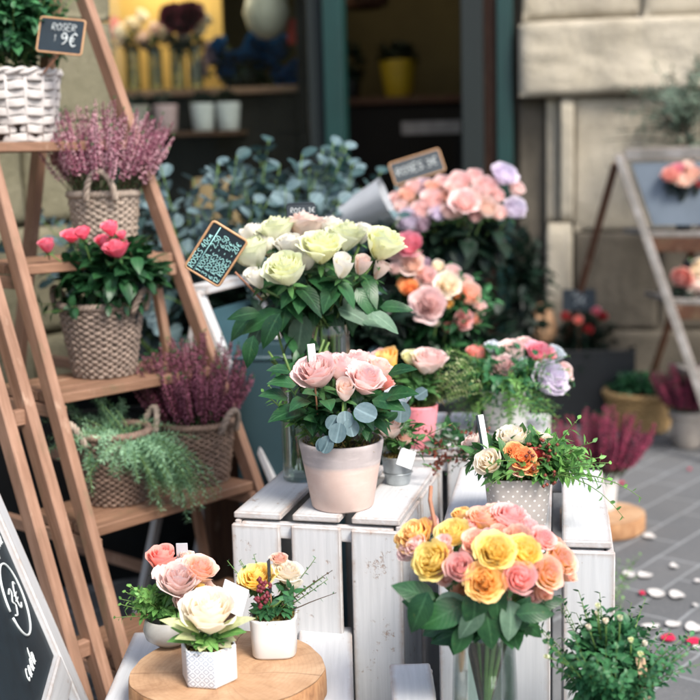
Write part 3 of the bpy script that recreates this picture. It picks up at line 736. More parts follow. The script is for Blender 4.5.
# left stone pier behind the ladder (runs along the ladder's own direction)
WL = Vector((-.66, 3.6, 0)); pl = thing('stone_pier', 'mossy grey green stone pier behind the brown wooden ladder shelf', 'wall', WL)
mb = MB(); z = 0; zs = [0, .32, .62, .93, 1.22, 1.5, 1.9, 2.3, 2.8, 3.3]
for i in range(len(zs)-1):
    x = -.0-(.3 if i % 2 else .0); first = True; s = 0
    while s < 2.6:
        wdt = [.62, .48, .7, .55][int(i*3+s*7) % 4] if not (first and i % 2) else .33
        o = WL-UX*(s+wdt)+EZ*zs[i]
        block(mb, o+EZ*.004, UX*(wdt-.008), -NX*.35, EZ*(zs[i+1]-zs[i]-.008), .022, 1 if i == 0 else 0, i*3+s, .010); s += wdt; first = False
for i in range(len(zs)-1):   # end face
    block(mb, WL+NX*0+EZ*(zs[i]+.004)+UX*.003, -NX*.34, -UX*.2, EZ*(zs[i+1]-zs[i]-.008), .022, 1 if i == 0 else 0, i+50, .008, nx=8)
mb.build('blocks', [M['moss_stone'], M['base_stone']], pl)
mb = MB(); mb.box(WL-UX*2.9-NX*.33+EZ*0, UX*2.85, -NX*.3, EZ*3.29); mb.build('wall_core', M['moss_stone'], pl, smooth=False)
# teal frames
sf = thing('shop_facade', 'dark teal painted shop front with window and open doorway', 'building', fp(330))
def post(name, x0, x1, o0, d, m, z1=3.2, z0=0):
    a, b = fp(x0, o0), fp(x1, o0); mb = MB(); mb.box(a+EZ*z0, b-a, WY*d, EZ*(z1-z0), 0, .004); return mb.build(name, m, sf, smooth=False)
post('door_post', 326, 345, -.02, .12, M['teal_paint']); post('window_post', 311, 325.6, .03, .10, M['teal_dark'])
post('door_post', 462, 484, .0, .12, M['teal_dark']); post('door_post', 497, 513, -.02, .12, M['teal_paint']); post('door_jamb', 484.4, 496.6, .06, .08, M['dark_wood'])
post('lintel', 60, 520, .0, .14, M['teal_paint'], 2.6, 2.25)
post('stall_riser', 60, 311, .0, .10, M['teal_dark'], .62)
mb = MB(); a, b = fp(60, .05), fp(311, .05); mb.box(a+EZ*.62, b-a, WY*.006, EZ*1.63); mb.build('window_pane', M['glass'], sf, smooth=False)
post('upper_wall', -250, 521, -.05, .3, M['sand_shaded'], 4.2, 2.6)
post('side_wall', -250, 60, .0, .3, M['sand_shaded'], 2.6)
# interior
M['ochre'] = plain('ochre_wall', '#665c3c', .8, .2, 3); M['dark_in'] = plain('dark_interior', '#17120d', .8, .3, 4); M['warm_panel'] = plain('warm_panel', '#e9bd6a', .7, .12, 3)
shp = thing('shop_interior', 'dim shop interior with ochre wall seen through the doorway', 'room', fp(400, 2.4))
def ibox(root, name, x0, x1, o0, d, z0, z1, m, bev=.002):
    a, b = fp(x0, o0), fp(x1, o0); mb = MB(); mb.box(a+EZ*z0, b-a, WY*d, EZ*(z1-z0), 0, bev); return mb.build(name, m, root, smooth=False)
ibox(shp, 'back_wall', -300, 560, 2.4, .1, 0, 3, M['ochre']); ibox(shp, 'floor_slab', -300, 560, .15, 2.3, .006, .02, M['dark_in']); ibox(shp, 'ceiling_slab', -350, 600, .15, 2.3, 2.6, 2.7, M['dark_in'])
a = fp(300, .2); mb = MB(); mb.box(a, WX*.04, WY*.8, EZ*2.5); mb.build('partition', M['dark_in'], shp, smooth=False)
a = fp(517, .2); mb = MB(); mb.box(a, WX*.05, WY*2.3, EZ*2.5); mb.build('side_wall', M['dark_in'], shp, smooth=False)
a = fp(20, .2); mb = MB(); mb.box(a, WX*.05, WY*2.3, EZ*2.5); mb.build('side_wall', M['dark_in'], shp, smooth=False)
ct = thing('shop_counter', 'dark wooden counter inside the shop doorway under the yellow pot', 'counter', fp(400, 1.7)); zc = fz(400, 97, 1.7)
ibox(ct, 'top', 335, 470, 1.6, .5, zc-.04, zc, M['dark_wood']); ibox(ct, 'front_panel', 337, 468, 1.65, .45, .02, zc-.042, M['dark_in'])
sg = thing('shelf_bar', 'pale grey bar across the dark doorway', 'shelf', fp(430, 1.0)); ibox(sg, 'bar', 402, 461, 1.0, .03, fz(430, 134, 1.0), fz(430, 121, 1.0), M['grey_pot'])
ibox(sg, 'leg', 404, 407, 1.01, .03, .02, fz(430, 134, 1.0)-.002, M['dark_in']); ibox(sg, 'leg', 456, 459, 1.01, .03, .02, fz(430, 134, 1.0)-.002, M['dark_in'])
yp = fp(400, 1.75)+EZ*(zc+.001); t = thing('potted_plant', 'dark plant in a bright yellow pot on the counter inside the doorway', 'potted plant', yp)
pot(t, yp, .105, .075, .2, M['yellow_pot'], soilm=None)
mb = MB(); leaf_ball(mb, yp+EZ*.23, (.12, .12, .07), 160, .07, .03, rn); mb.build('foliage', M['shaded_leaf'], t)
yp2 = fp(352, 1.75)+EZ*(zc+.001); t = thing('potted_plant', 'shadowy leafy plant left of the yellow pot inside the shop', 'potted plant', yp2)
pot(t, yp2, .06, .05, .10, M['black'], soilm=None); mb = MB(); leaf_ball(mb, yp2+EZ*.2, (.09, .09, .12), 120, .07, .03, rn); mb.build('foliage', M['shaded_leaf'], t)
lp = fp(366, 1.2)+EZ*(fz(366, 0, 1.2)); t = thing('pendant_lamp', 'unlit dark round pendant shade at the top of the doorway', 'lamp', lp)
mb = MB(); mb.lathe([(.02, .12), (.08, .1), (.14, .02), (.13, -.02), (.1, -.04)], lp, 32, 0, cap=False); mb.build('shade', M['dark_wood'], t); mb = MB(); mb.tube([lp+EZ*.12, lp+EZ*(2.6-lp.z)], .004, 5); mb.build('cord', M['black'], t)
# window display
wd = thing('display_shelf', 'display shelf behind the shop window with a warm yellow back panel', 'shelf', fp(170, .5)); zw = fz(170, 92, .45)
ibox(wd, 'top', 62, 300, .25, .45, zw-.03, zw, M['plank']); ibox(wd, 'back_panel', 92, 228, .8, .02, zw-.2, 2.3, M['warm_panel']); ibox(wd, 'front_board', 62, 300, .3, .02, .02, zw-.032, M['dark_in'])
zl = zw-.19; ibox(wd, 'lower_shelf', 62, 240, .14, .15, zl-.02, zl, M['dark_wood'])
for i, (px, col_, rp) in enumerate([(112, 'salmon', 11), (138, 'cream', 12), (160, 'pwhite', 12), (182, 'cream', 11), (200, 'cream', 10)]):
    c = fp(px, .45)+EZ*(zw+.001); vr = vase('flower_vase', 'glass vase of %s flowers in the warm lit window, %s' % (['coral', 'cream', 'pale pink', 'ivory', 'white'][i], ['leftmost of the row', 'second from the left', 'third, in the middle', 'fourth from the left', 'rightmost of the row'][i]), c, .035, .2, 'vases in the lit shop window')
    bq = thing('flower_bunch', '%s flowers standing in a glass vase in the lit window, %s' % (['coral', 'cream', 'pale pink', 'ivory', 'white'][i], ['far left', 'left of middle', 'in the middle', 'right of middle', 'far right']  [i]), 'flowers', c+EZ*.02, 'flower bunches in the shop window')
    for k in range(5):
        a = k*1.256; p = c+Vector((math.cos(a)*.045, math.sin(a)*.045, .27+.035*math.sin(k*2.1)+(.07 if k == 0 else 0)-(.0 if i % 2 else .03)))
        put_rose(bq, p, Vector((math.cos(a), math.sin(a)-.5, 1)), .038, col_, 'half', i*9+k)
    mb = MB(); leaf_ball(mb, c+EZ*.22, (.06, .06, .04), 30, .05, .022, rn)
    for k in range(6): mb.tube([c+Vector((rn.uniform(-.02, .02), rn.uniform(-.02, .02), .03)), c+Vector((rn.uniform(-.03, .03), rn.uniform(-.03, .03), .24))], .003, 4)
    mb.build('leaves', M['shaded_leaf'], bq)
c = fp(188, .3)+EZ*(zw+.001); bq = thing('flower_bunch', 'dark plum dahlia at the upper right of the lit window vases', 'flowers', c+Vector((0, 0, 0)))
for k, (px, py) in enumerate([(190, 26), (180, 18), (196, 16)]): put_rose(bq, fp(px, .38)+EZ*fz(px, py, .38), (0, -1, .5), .055, 'mauve' if 0 else 'red' if 0 else 'mauve', 'ruffled', k)
for o in list(bq.children): o.data = o.data.copy(); o.data.materials[0] = M['burg']
mb = MB(); mb.tube([c+EZ*.002, fp(188, .38)+EZ*fz(188, 24, .38)], .004, 5); leaf_ball(mb, fp(190, .4)+EZ*fz(190, 45, .4), (.05, .05, .08), 30, .06, .025, rn); mb.build('stems', M['shaded_leaf'], bq)
for i, (px, m_) in enumerate([(140, 'grey_pot'), (168, 'pink_pot'), (205, 'white_pot'), (230, 'white_pot')]):
    c = fp(px, .21)+EZ*(zl+.001); t = thing('small_pot', 'small %s pot on the low window shelf %s' % (['grey', 'dusty pink', 'cream', 'white'][i], ['at the left end', 'between grey and cream pots', 'right of the pink pot', 'at the right end'][i]), 'pot', c, 'pots on the window shelf'); pot(t, c, .055, .045, .12, M[m_] if m_ != 'pink_pot' else M['grey_pot'] if 0 else plain('dusty_pink', '#c9a9a9', .6), soilm=None)
    mb = MB(); leaf_ball(mb, c+EZ*.14, (.05, .05, .035), 40, .04, .02, rn, zmin=-.2); mb.build('foliage', M['shaded_leaf'], t)
c = fp(250, .55)+EZ*(zw+.001); bq = thing('flower_bunch', 'deep blue and purple hydrangea bunch in the shop window', 'flowers', c)
for k in range(26):
    px, py = 205+rn.random()*95, 62+rn.uniform(-18, 14); put_rose(bq, fp(px, .55)+EZ*fz(px, py, .55), (rn.uniform(-1, 1), -1, .6), .045, 'blue' if px > 222 else 'mauve', 'ruffled', k)
mb = MB(); mb.tube([c, c+EZ*.12], .05, 10); leaf_ball(mb, c+EZ*.1, (.18, .08, .08), 100, .08, .04, rn); mb.build('leaves', M['shaded_leaf'], bq)
c = fp(272, .35)+EZ*fz(272, 12, .35); t = thing('pendant_lamp', 'pale round globe lamp hanging in the shop window', 'lamp', c)
mb = MB(); mb.lathe([(.001, -.12), (.04, -.11), (.085, -.07), (.105, 0), (.09, .06), (.05, .10), (.02, .115), (.001, .115)], c, 32, 0, cap=False); mb.build('globe', plain('frosted', '#b9b3a0', .5, .05), t); mb = MB(); mb.tube([c+EZ*.115, c+EZ*(2.6-c.z)], .004, 5); mb.build('cord', M['black'], t)
c = fp(298, .4)+EZ*fz(298, 30, .4); t = thing('pennant', 'red paper pennant hanging in the shop window', 'pennant', c); mb = MB(); mb.box(c-WX*.03-EZ*.06, WX*.05, WY*.003, EZ*.11); mb.build('flag', plain('red_paper', '#b83e34', .7), t); mb = MB(); mb.tube([c+EZ*.05, c+EZ*(2.6-c.z)], .0015, 4); mb.build('string', M['black'], t)
# ---------------------------------------------------------------- brown ladder shelf
LA = Vector((-.521, 2.252, .4)); LD = Vector((-.232, 2.567, .4))
def legA(z): return Vector((LA.x, LA.y, 0))-NX*.41*(z-.4)+UX*.05*(z-.4)+EZ*z
def legD(z): return Vector((LD.x, LD.y, 0))-NX*.35*(z-.4)-UX*.09*(z-.4)+EZ*z
lad = thing('ladder_shelf', 'brown wooden ladder shelf holding four baskets of plants', 'shelf', legA(0))
AP = 1.56
def legbeam(name, p0, p1, w=.040, t=.024, root=lad, m='brown_wood', up=None):
    mb = MB(); mb.beam(p0, p1, w, t, up or UX, 0, .002); return mb.build(name, M[m], root, smooth=False)
for s, f in ((-1, legA), (1, legD)):
    f_ = f
    legbeam('leg', f_(0)+UX*(.002 if s < 0 else .014), f_(AP)+UX*(.002 if s < 0 else .014), .034, .022)
    top = f_(AP-.01)+UX*s*.014; foot = f_(AP)-NX*.33*AP*1.0+UX*(-s)*.0; foot.z = 0; foot = Vector((f_(AP).x, f_(AP).y, 0))-NX*.46+UX*s*.014
    legbeam('leg', foot, top-UX*s*.029, .034, .022)
SHZ = [.15, .40, .65, .90, 1.145]
for z in SHZ:
    a, b = legA(z), legD(z); mb = MB()
    dep = .21
    for k in range(3):
        w = dep/3; mb.box(a+UX*.002-NX*(k*w-.02)-EZ*.02-NX*(w-.004), (b-a)-UX*.004, NX*(w-.006), EZ*.02, 0, .002)
    mb.build('shelf_board', M['plank'], lad, smooth=False)
    for f, s in ((legA, 1), (legD, -1)):
        q = f(z-.036); r_ = Vector((f(AP).x, f(AP).y, 0))-NX*(.46*(1-z/AP))
        e = q-NX*((q-r_).dot(NX)+.0); e.z = z-.036
        legbeam('side_rail', q+NX*.01+UX*s*.010, e+UX*s*.010, .018, .026, up=EZ)
legbeam('cross_brace', legD(.18)-NX*.25, legD(.9)-NX*.06, .02, .02)
for z in SHZ:
    for f, s in ((legA, -1), (legD, 1)):
        for dz in (-.008, -.034):
            q = f(z+dz)+UX*(.002 if s < 0 else .014)+NX*.0115; mb = MB(); mb.octa(q, .0045, NX, .35); mb.build('screw', M['steel'], lad)
# folded ladder rails at the left
fl = thing('folded_ladder', 'folded brown wooden trestle standing left of the ladder shelf', 'ladder', legA(0)-UX*.1)
for k, (off, nn) in enumerate(((.050, .0), (.103, .0))):
    legbeam('rail', legA(0)-UX*off+NX*nn-UX*0, legA(1.35)-UX*(off+.03)+NX*nn, .036, .024, fl)
for z in (.2, .62, 1.1): legbeam('rung', legA(z)-UX*.064-NX*.004, legA(z)-UX*.099-NX*.004, .02, .03, fl, up=EZ)
def proj(p):
    q = cam_m.transposed() @ (Vector(p)-Vector((0, 0, CH))); return 350-FPX*q.x/q.z, 350+FPX*q.y/q.z
def onshelf(z, px, back):
    s0, s1 = -.3, .8; p0 = legA(z)-NX*back
    for _ in range(40):
        sm = (s0+s1)/2
        if proj(p0+UX*sm)[0] < px: s0 = sm
        else: s1 = sm
    p = p0+UX*sm; p.z = z+.0012; return p
# white basket
c = onshelf(1.145, 17, .105); basket('wicker_basket', 'whitewashed broad weave basket on the top ladder shelf', c, .098, .085, .145, M['wicker_white'], rows=8, stakes=15, wide=True, seed=2)
t = thing('leafy_plant', 'bushy green leafy plant filling the whitewashed basket', 'plant', c+EZ*.1)
mb = MB(); leaf_ball(mb, c+EZ*.235, (.125, .125, .13), 900, .034, .021, rn, 0, zmin=-.45, shell=.55, ns=4); leaf_ball(mb, c+EZ*.235, (.10, .10, .11), 250, .038, .024, rn, 1, zmin=-.3, shell=.8)
for _ in range(26):
    a = rn.uniform(0, 6.28); sprig(mb, c+EZ*.1, (math.cos(a)*.5, math.sin(a)*.5, 1), rn.uniform(.16, .3), 12, .03, .018, rn, 2, rn.randrange(2), curve=.4)
mb.build('foliage', [M['bush_leaf'], M['rose_leaf'], M['stem']], t)
sc_ = at(61, 36, c.y-.09)
chalk_sign('price_sign', 'small wood framed blackboard reading ROSER 9€ in the top left plant', sc_, WX+Vector((0, .05, -.13)), Vector((.12, .2, 1)), .094, .070, [('ROSER', .28, .66, .2, .11), ('9€', .5, .22, .36, .13), ('1', .34, .3, .22, .05)], stick=(sc_-EZ*.03, c+Vector((.045, -.045, .11))), seed=4)
# pink heather
c = onshelf(.90, 107, .075); basket('wicker_basket', 'pale wicker basket with arched handle holding pink heather', c, .073, .058, .128, M['wicker2'], rows=18, stakes=36, handles=[-1.45], hh=.036, seed=3, hang=2)
t = thing('heather_plant', 'pink flowering heather in the second highest ladder basket', 'plant', c+EZ*.08); heather(t, c+EZ*.10, .078, .225, 170, rn, spread=.85, frac=.55, lean=NX*.05, bell=.0029)
mb = MB(); 
# rose basket
c = onshelf(.65, 105, .086); basket('wicker_basket', 'woven basket of coral pink miniature roses on middle ladder shelf', c, .084, .062, .150, M['wicker'], rows=22, stakes=42, handles=[-.45, 2.75], hh=.026, seed=4, hang=2)
t = thing('rose_plant', 'miniature rose bush with coral pink blooms in a basket', 'plant', c+EZ*.1); mb = MB()
leaf_ball(mb, c+EZ*.215+NX*.045, (.125, .10, .085), 430, .046, .027, rn, 0, zmin=-.35, shell=.7, fold=.25)
for _ in range(22):
    a = rn.uniform(0, 6.28); sprig(mb, c+EZ*.12, (math.cos(a), math.sin(a), .75), rn.uniform(.09, .16), 8, .045, .025, rn, 1, 0, curve=.6)
pr = [(47, 247, 10), (71, 237, 9), (83, 234, 9), (111, 230, 10), (104, 243, 9), (117, 250, 12), (122, 236, 6)]
pts = []
for i, (px, py, rp) in enumerate(pr):
    p = at(px, py, c.y-.10+.025*math.sin(i*2)); r = rp*p.y/FPX*.95; put_rose(t, p, Vector((rn.uniform(-.3, .3), -.35, 1)), r, 'hotpink', 'open' if i % 3 else 'half', i+20); pts.append(p)
    mb.tube([p-EZ*r*.5, p.lerp(c+EZ*.15, .5)+Vector((0, 0, .01)), c+EZ*.12], .0014, 4, 1)
mb.build('foliage', [M['rose_leaf'], M['stem']], t)
cc = at(132, 300, c.y-.03); ds = thing('plant_label', 'brown backed plant label stuck beside the coral rose basket handle', 'label', cc); mb = MB(); mb.box(cc+Vector((-.012, 0, -.05)), Vector((.020, -.003, 0)), Vector((0, .0015, 0)), Vector((.018, 0, .085))); mb.build('card', M['slate'], ds, smooth=False); mb = MB(); mb.box(cc+Vector((-.0135, -.001, -.051)), Vector((.004, -.001, 0)), Vector((0, .003, 0)), Vector((.018, 0, .087))); mb.build('edge_strip', M['sign_wood'], ds, smooth=False)
# rosemary basket and dark heather basket
cR = onshelf(.40, 117, .10); basket('wicker_basket', 'brown wicker basket with thick rope handles holding trailing rosemary', cR, .073, .057, .145, M['wicker_brown'], rows=23, stakes=42, handles=[-2.3, .75], hh=.027, seed=5, hmat=M['wicker2'], hang=2)
cH = onshelf(.40, 200, .070); basket('wicker_basket', 'brown wicker basket with loop handle holding dark purple heather', cH, .078, .060, .130, M['wicker_brown'], rows=21, stakes=42, handles=[-.65, 2.3], hh=.028, seed=6, hmat=M['wicker'], hang=2)
t = thing('heather_plant', 'dark purple heather in the lower right ladder basket', 'plant', cH+EZ*.08); heather(t, cH+EZ*.11, .10, .205, 210, rn, ('p_heather_dark', 'p_heather'), spread=.42, dens=52, frac=.75, bell=.003)
t = thing('rosemary_plant', 'grey green rosemary trailing over its basket and the ladder shelf edge', 'plant', cR+EZ*.1); mb = MB()
for i in range(90):
    a = rn.uniform(0, 6.28); d = Vector((math.cos(a)*.9+.35, math.sin(a)*.9-.25, rn.uniform(.3, 1.2))); base = cR+Vector((rn.uniform(-.045, .06), rn.uniform(-.05, .03), .115))
    sprig(mb, base, d, rn.uniform(.08, .17), 64, .017, .0032, rn, 1, 0, curve=rn.uniform(.7, 1.7), opp=False, taper=.25)
for i in range(56):   # trailing stems over the front right of the basket
    tgt = at(rn.choice([158, 165, 150, 178, 186, 192, 170]), 430+rn.uniform(0, 20), cR.y-.08+rn.uniform(-.03, .05))
    path_d = (tgt-(cR+EZ*.13)).normalized()+EZ*.35
    sprig(mb, cR+Vector((.03+rn.uniform(-.03, .05), -.03, .13)), path_d+Vector((rn.uniform(-.25, .35), rn.uniform(-.3, .1), 0)), rn.uniform(.12, .225), 84, .017, .0032, rn, 1, 0, curve=rn.uniform(1.6, 3.0), opp=False, taper=.2)
mb.build('foliage', [M['rosemary'], M['stem']], t)
c = legA(.65)+UX*.02+NX*.02; 
# dark things standing behind and under the ladder
def sbox(name, label, cat, o, w, d, h, m, yaw=0, group=None, lid=None):
    o = Vector(o); ex = Vector((math.cos(yaw), math.sin(yaw), 0)); ey = Vector((-math.sin(yaw), math.cos(yaw), 0)); r_ = thing(name, label, cat, o, group); t_ = .014
    mb = MB()
    for q, a, b in ((o, ex*w, ey*t_), (o+ey*(d-t_), ex*w, ey*t_), (o+ey*(t_+.001), ex*t_, ey*(d-2*t_-.002)), (o+ex*(w-t_)+ey*(t_+.001), ex*t_, ey*(d-2*t_-.002))): mb.box(q, a, b, EZ*h, 0, .003)
    mb.build('sides', m, r_, smooth=False)
    mb = MB(); mb.box(o+ex*t_*1.1+ey*t_*1.1+EZ*(.004 if not lid else h-.02), ex*(w-2.2*t_), ey*(d-2.2*t_), EZ*.012, 0, .002); mb.build('lid' if lid else 'base', m, r_, smooth=False)
    mb = MB()
    mb.tube([o+EZ*(h+.003), o+ex*w+EZ*(h+.003), o+ex*w+ey*d+EZ*(h+.003), o+ey*d+EZ*(h+.003)], .006, 6, 0, closed=True); mb.build('rim', m, r_)
    return r_
M['gloss_black'] = plain('gloss_black', '#0a0e10', .3, .3, 6)
sbox('storage_box', 'glossy black storage box standing behind the ladder shelf', 'box', (-.98, 2.93, 0), .64, .3, .46, M['gloss_black'], R(20))
sbox('storage_box', 'dark brown wooden box on the floor between ladder and crate', 'box', (-.36, 2.88, 0), .22, .25, .40, M['dark_wood'], R(15))
# white A-board with teal board, seen from the side
ab = thing('sandwich_board', 'white framed sandwich board with a dark teal panel between ladder and crates', 'sign', (-.2, 2.75, 0))
T0 = at(198, 292, 2.72); B0 = at(268, 464, 2.62); dd = (B0-T0).normalized(); B0 = T0+dd*((T0.z)/-dd.z*1.0)
E1 = Vector((.10, .26, 0))
for p, q in ((T0, B0), (T0+E1*1.0, B0+E1*1.0)):
    mb = MB(); mb.beam(q, p, .016, .034, E1, 0, .002); mb.build('side_rail', M['white_wood_clean'], ab, smooth=False)
mb = MB(); mb.beam(T0+EZ*.005, T0+E1+EZ*.005, .05, .02, EZ); mb.build('top_rail', M['white_wood_clean'], ab, smooth=False)
mb = MB(); q0 = T0+(B0-T0)*.06; q1 = T0+(B0-T0)*.93
mb.box(q0+E1*.07-Vector((.02, 0, 0)), E1*.86, (q1-q0), Vector((.008, -.003, .003)), 0, .001); mb.build('board', M['board_teal'], ab, smooth=False)
for k in (0, 1):
    p = T0+E1*k+Vector((.01, 0, 0)); mb = MB(); mb.beam(Vector((p.x+.02, p.y+.03, 0))+Vector((-.22, .0, 0)), p, .016, .030, E1); mb.build('rear_leg', M['white_wood_clean'], ab, smooth=False)
# a second teal panel and bench behind the white board
sbox('planter_trough', 'slate blue planter trough standing behind the white rose vase', 'planter', (-.26, 2.62, 0), .30, .26, .66, plain('slate_blue', '#2a4248', .5, .1, 6), R(-8))
# ---------------------------------------------------------------- chalkboard bottom left
e1 = Vector((-.125, .99, 0)).normalized(); corner = at(54, 656, 1.98); upv = (Vector((-.34, .0, 1))).normalized(); nb = e1.cross(upv)   # faces +x
if nb.x < 0: nb = -nb
cb = thing('chalkboard', 'white framed chalkboard with handwriting and a circled 3€ at bottom left', 'sign', Vector((corner.x, corner.y-.2, 0)))
BW, BH = .62, .78
mb = MB(); mb.box(corner-e1*BW, e1*BW, upv*BH, -nb*.008, 0, .001); mb.build('board', M['slate'], cb, smooth=False)
def cbb(p, a, b, t_=.02):
    mb = MB(); mb.box(p-nb*.009, a, b, nb*t_, 0, .003); mb.build('frame_rail', M['white_wood_clean'], cb, smooth=False)
fwid = .058
cbb(corner+e1*.001-upv*(corner.z/upv.z), e1*fwid, upv*(BH+corner.z/upv.z+.05)); cbb(corner-e1*(BW+fwid+.001)-upv*(corner.z/upv.z), e1*fwid, upv*(BH+corner.z/upv.z+.05))
cbb(corner-e1*(BW)-upv*(fwid+.001), e1*(BW-.001), upv*fwid); cbb(corner-e1*(BW)+upv*(BH+.001), e1*(BW-.001), upv*fwid)
mb = MB(); sl = Vector(corner-e1*.0); 
for k in (fwid/2, -BW-fwid/2):
    p = corner+e1*k+upv*(BH+.04)-nb*.03; q = Vector((p.x-.30, p.y, 0)); mb = MB(); mb.beam(q, p, .03, .02, e1); mb.build('rear_leg', M['white_wood_clean'], cb, smooth=False)
tb = MB(); O = corner+nb*.0015
def bw(text, u_, v_, size, wt=.085): write(tb, text, O-e1*u_+upv*v_, e1, upv, size, rn, wt, slant=.3)
tr_ = (.4, .93)
bw('3€', .125, .125, .045, .08); bw('cada', .205, .045, .030, .09); bw('la flor de flor', .235, .225, .024, .10); bw('a la mano', .150, .285, .024, .10); bw('comando', .125, .345, .026, .10); bw('una rosa', .14, .41, .028, .10)
tb.tube([O-e1*(.088+.056*math.cos(t_))+upv*(.145+.062*math.sin(t_)) for t_ in [6.1*k/40 for k in range(41)]], .0022, 5, 0, upv=nb)
tb.build('lettering', M['chalk'], cb)
# ---------------------------------------------------------------- crates
GC = 'white slatted crates used as display tables'
crate('wooden_crate', 'chipped white crate carrying the terracotta pot of pink roses', (-.201, 1.925, 0), R(14.5), .284, .335, .52, 3, 3, seed=3, frontgap=.020)
crate('wooden_crate', 'white crate under the grey polka dot pot, right of centre', (.128, 1.765, 0), R(10), .262, .42, .52, 3, 3, seed=8, frontgap=.020, m='white_wood_clean')
crate('wooden_crate', 'low white crate under the log slice in the foreground', (-.372, 1.50, 0), R(0), .362, .40, .325, 3, 4, seed=5, horiz=True, m='white_wood_clean', gap=.006)
crate('wooden_crate', 'white crate behind the zinc bucket holding the pink pot and mixed pastel bouquet', (.085, 2.32, 0), R(10), .30, .36, .52, 3, 4, seed=6, gap=.008, m='white_wood_clean')
crate('wooden_crate', 'small narrow white crate at the foot of the tall crate in the centre foreground', (.046, 1.50, 0), R(0), .062, .17, .360, 2, 1, seed=7, horiz=True, m='white_wood_clean')
crate('low_bench', 'low white slatted bench under the yellow rose vase and rose bush', (.12, 1.36, 0), R(4), .40, .26, .20, 2, 3, seed=9, horiz=True)
ex = Vector((math.cos(R(10)), -math.sin(R(10)), 0))
# strip of wood leaning at the right side of right crate
# ---------------------------------------------------------------- log slices
def log_slice(name, label, c, r, h, seed, group=None):
    rn_ = random.Random(seed); root = thing(name, label, 'wood slice', c, group); ph = [rn_.uniform(0, 6) for _ in range(4)]
    rm = lambda t, z: 1+.025*math.sin(2*t+ph[0])+.018*math.sin(3*t+ph[1])+.008*math.sin(7*t+ph[2])+.004*math.sin(19*t+ph[3])
    mb = MB(); mb.lathe([(r*.985, 0), (r, .004), (r*1.0, h*.5), (r*.995, h-.004), (r*.985, h-.001)], c, 96, 0, cap=False, rmod=rm); mb.build('bark', M['bark'], root)
    mb = MB(); mb.lathe([(r*.985*i/8+.0001, h) for i in range(9)], c, 96, 0, cap=False, rmod=rm); mb.lathe([(r*.985*i/8+.0001, 0) for i in range(9)], c, 96, 0, cap=False, rmod=rm); mb.build('cut_face', M['rings'], root)
    return root
def rings():
    def fn(N, Lk):
        tc = N('ShaderNodeTexCoord').outputs['Object']; sep = N('ShaderNodeSeparateXYZ')
        nz = N('ShaderNodeTexNoise', Scale=7.0, Detail=3.0); Lk(tc, nz.inputs['Vector'])
        vv = N('ShaderNodeVectorMath', operation='MULTIPLY_ADD'); Lk(nz.outputs['Color'], vv.inputs[0]); vv.inputs[1].default_value = (.035, .035, 0); Lk(tc, vv.inputs[2])
        fl = N('ShaderNodeVectorMath', operation='MULTIPLY'); Lk(vv.outputs[0], fl.inputs[0]); fl.inputs[1].default_value = (1, 1, 0)
        ln = N('ShaderNodeVectorMath', operation='LENGTH'); Lk(fl.outputs[0], ln.inputs[0])
        w = mth(N, Lk, 'SINE', mth(N, Lk, 'MULTIPLY', ln.outputs['Value'], 900.))
        w2 = noise_n(N, Lk, mapping(N, Lk, tc, (1, 1, 1)), 11, 6, .7, 1.0)
        c = ramp(N, Lk, w2, [(.3, srgb('#8f6c4f')), (.5, srgb('#b28f6e')), (.7, srgb('#c4a483'))])
        c = mixc(N, Lk, ramp(N, Lk, w, [(.4, g(0)), (1, g(.16))]), c, srgb('#8b6444'))
        at_ = N('ShaderNodeTexNoise', Scale=3.0, Detail=5.0, Roughness=.7); Lk(tc, at_.inputs['Vector'])
        c = mixc(N, Lk, ramp(N, Lk, at_.outputs['Fac'], [(.5, g(0)), (.65, g(.45))]), c, srgb('#9f7753'))
        # radial cracks
        sp = N('ShaderNodeSeparateXYZ'); Lk(vv.outputs[0], sp.inputs[0]); an = mth(N, Lk, 'ARCTAN2', sp.outputs[1], sp.outputs[0])
        cn = N('ShaderNodeTexNoise', noise_dimensions='1D', Scale=7.0, Detail=2.0); Lk(an, cn.inputs['W'])
        ck = ramp(N, Lk, cn.outputs['Fac'], [(.497, g(0)), (.5, g(.75)), (.503, g(0))])
        c = mixc(N, Lk, ck, c, srgb('#6b4a33'))
        p = N('ShaderNodeBsdfPrincipled', Base_Color=c, Roughness=.7); Lk(bump(N, Lk, mth(N, Lk, 'SUBTRACT', w2, ck), .3, .002), p.inputs['Normal']); return p.outputs[0]
    return mat('log_rings', fn)
M['rings'] = rings()
def barkm():
    def fn(N, Lk):
        tc = N('ShaderNodeTexCoord').outputs['Object']; f = noise_n(N, Lk, mapping(N, Lk, tc, (12, 12, 5)), 4, 6, .7, .6); f2 = noise_n(N, Lk, tc, 5, 3)
        c = ramp(N, Lk, f, [(.3, srgb('#7d5638')), (.5, srgb('#b08259')), (.7, srgb('#c99f74'))]); c = mixc(N, Lk, ramp(N, Lk, f2, [(.5, g(0)), (.7, g(.5))]), c, srgb('#6a4a33'))
        p = N('ShaderNodeBsdfPrincipled', Base_Color=c, Roughness=.8); Lk(bump(N, Lk, f, .7, .004), p.inputs['Normal']); return p.outputs[0]
    return mat('bark', fn)
M['bark'] = barkm()
ZS = .368
log_slice('log_slice', 'thick round log slice carrying three small flower pots', Vector((-.190, 1.655, .3265)), .139, ZS-.3265, 3)
gs = onz(603, 512, .055); log_slice('log_slice', 'round pale log slice on the paving under the white heather pot', Vector((gs.x, gs.y, .005)), .118, .05, 4)
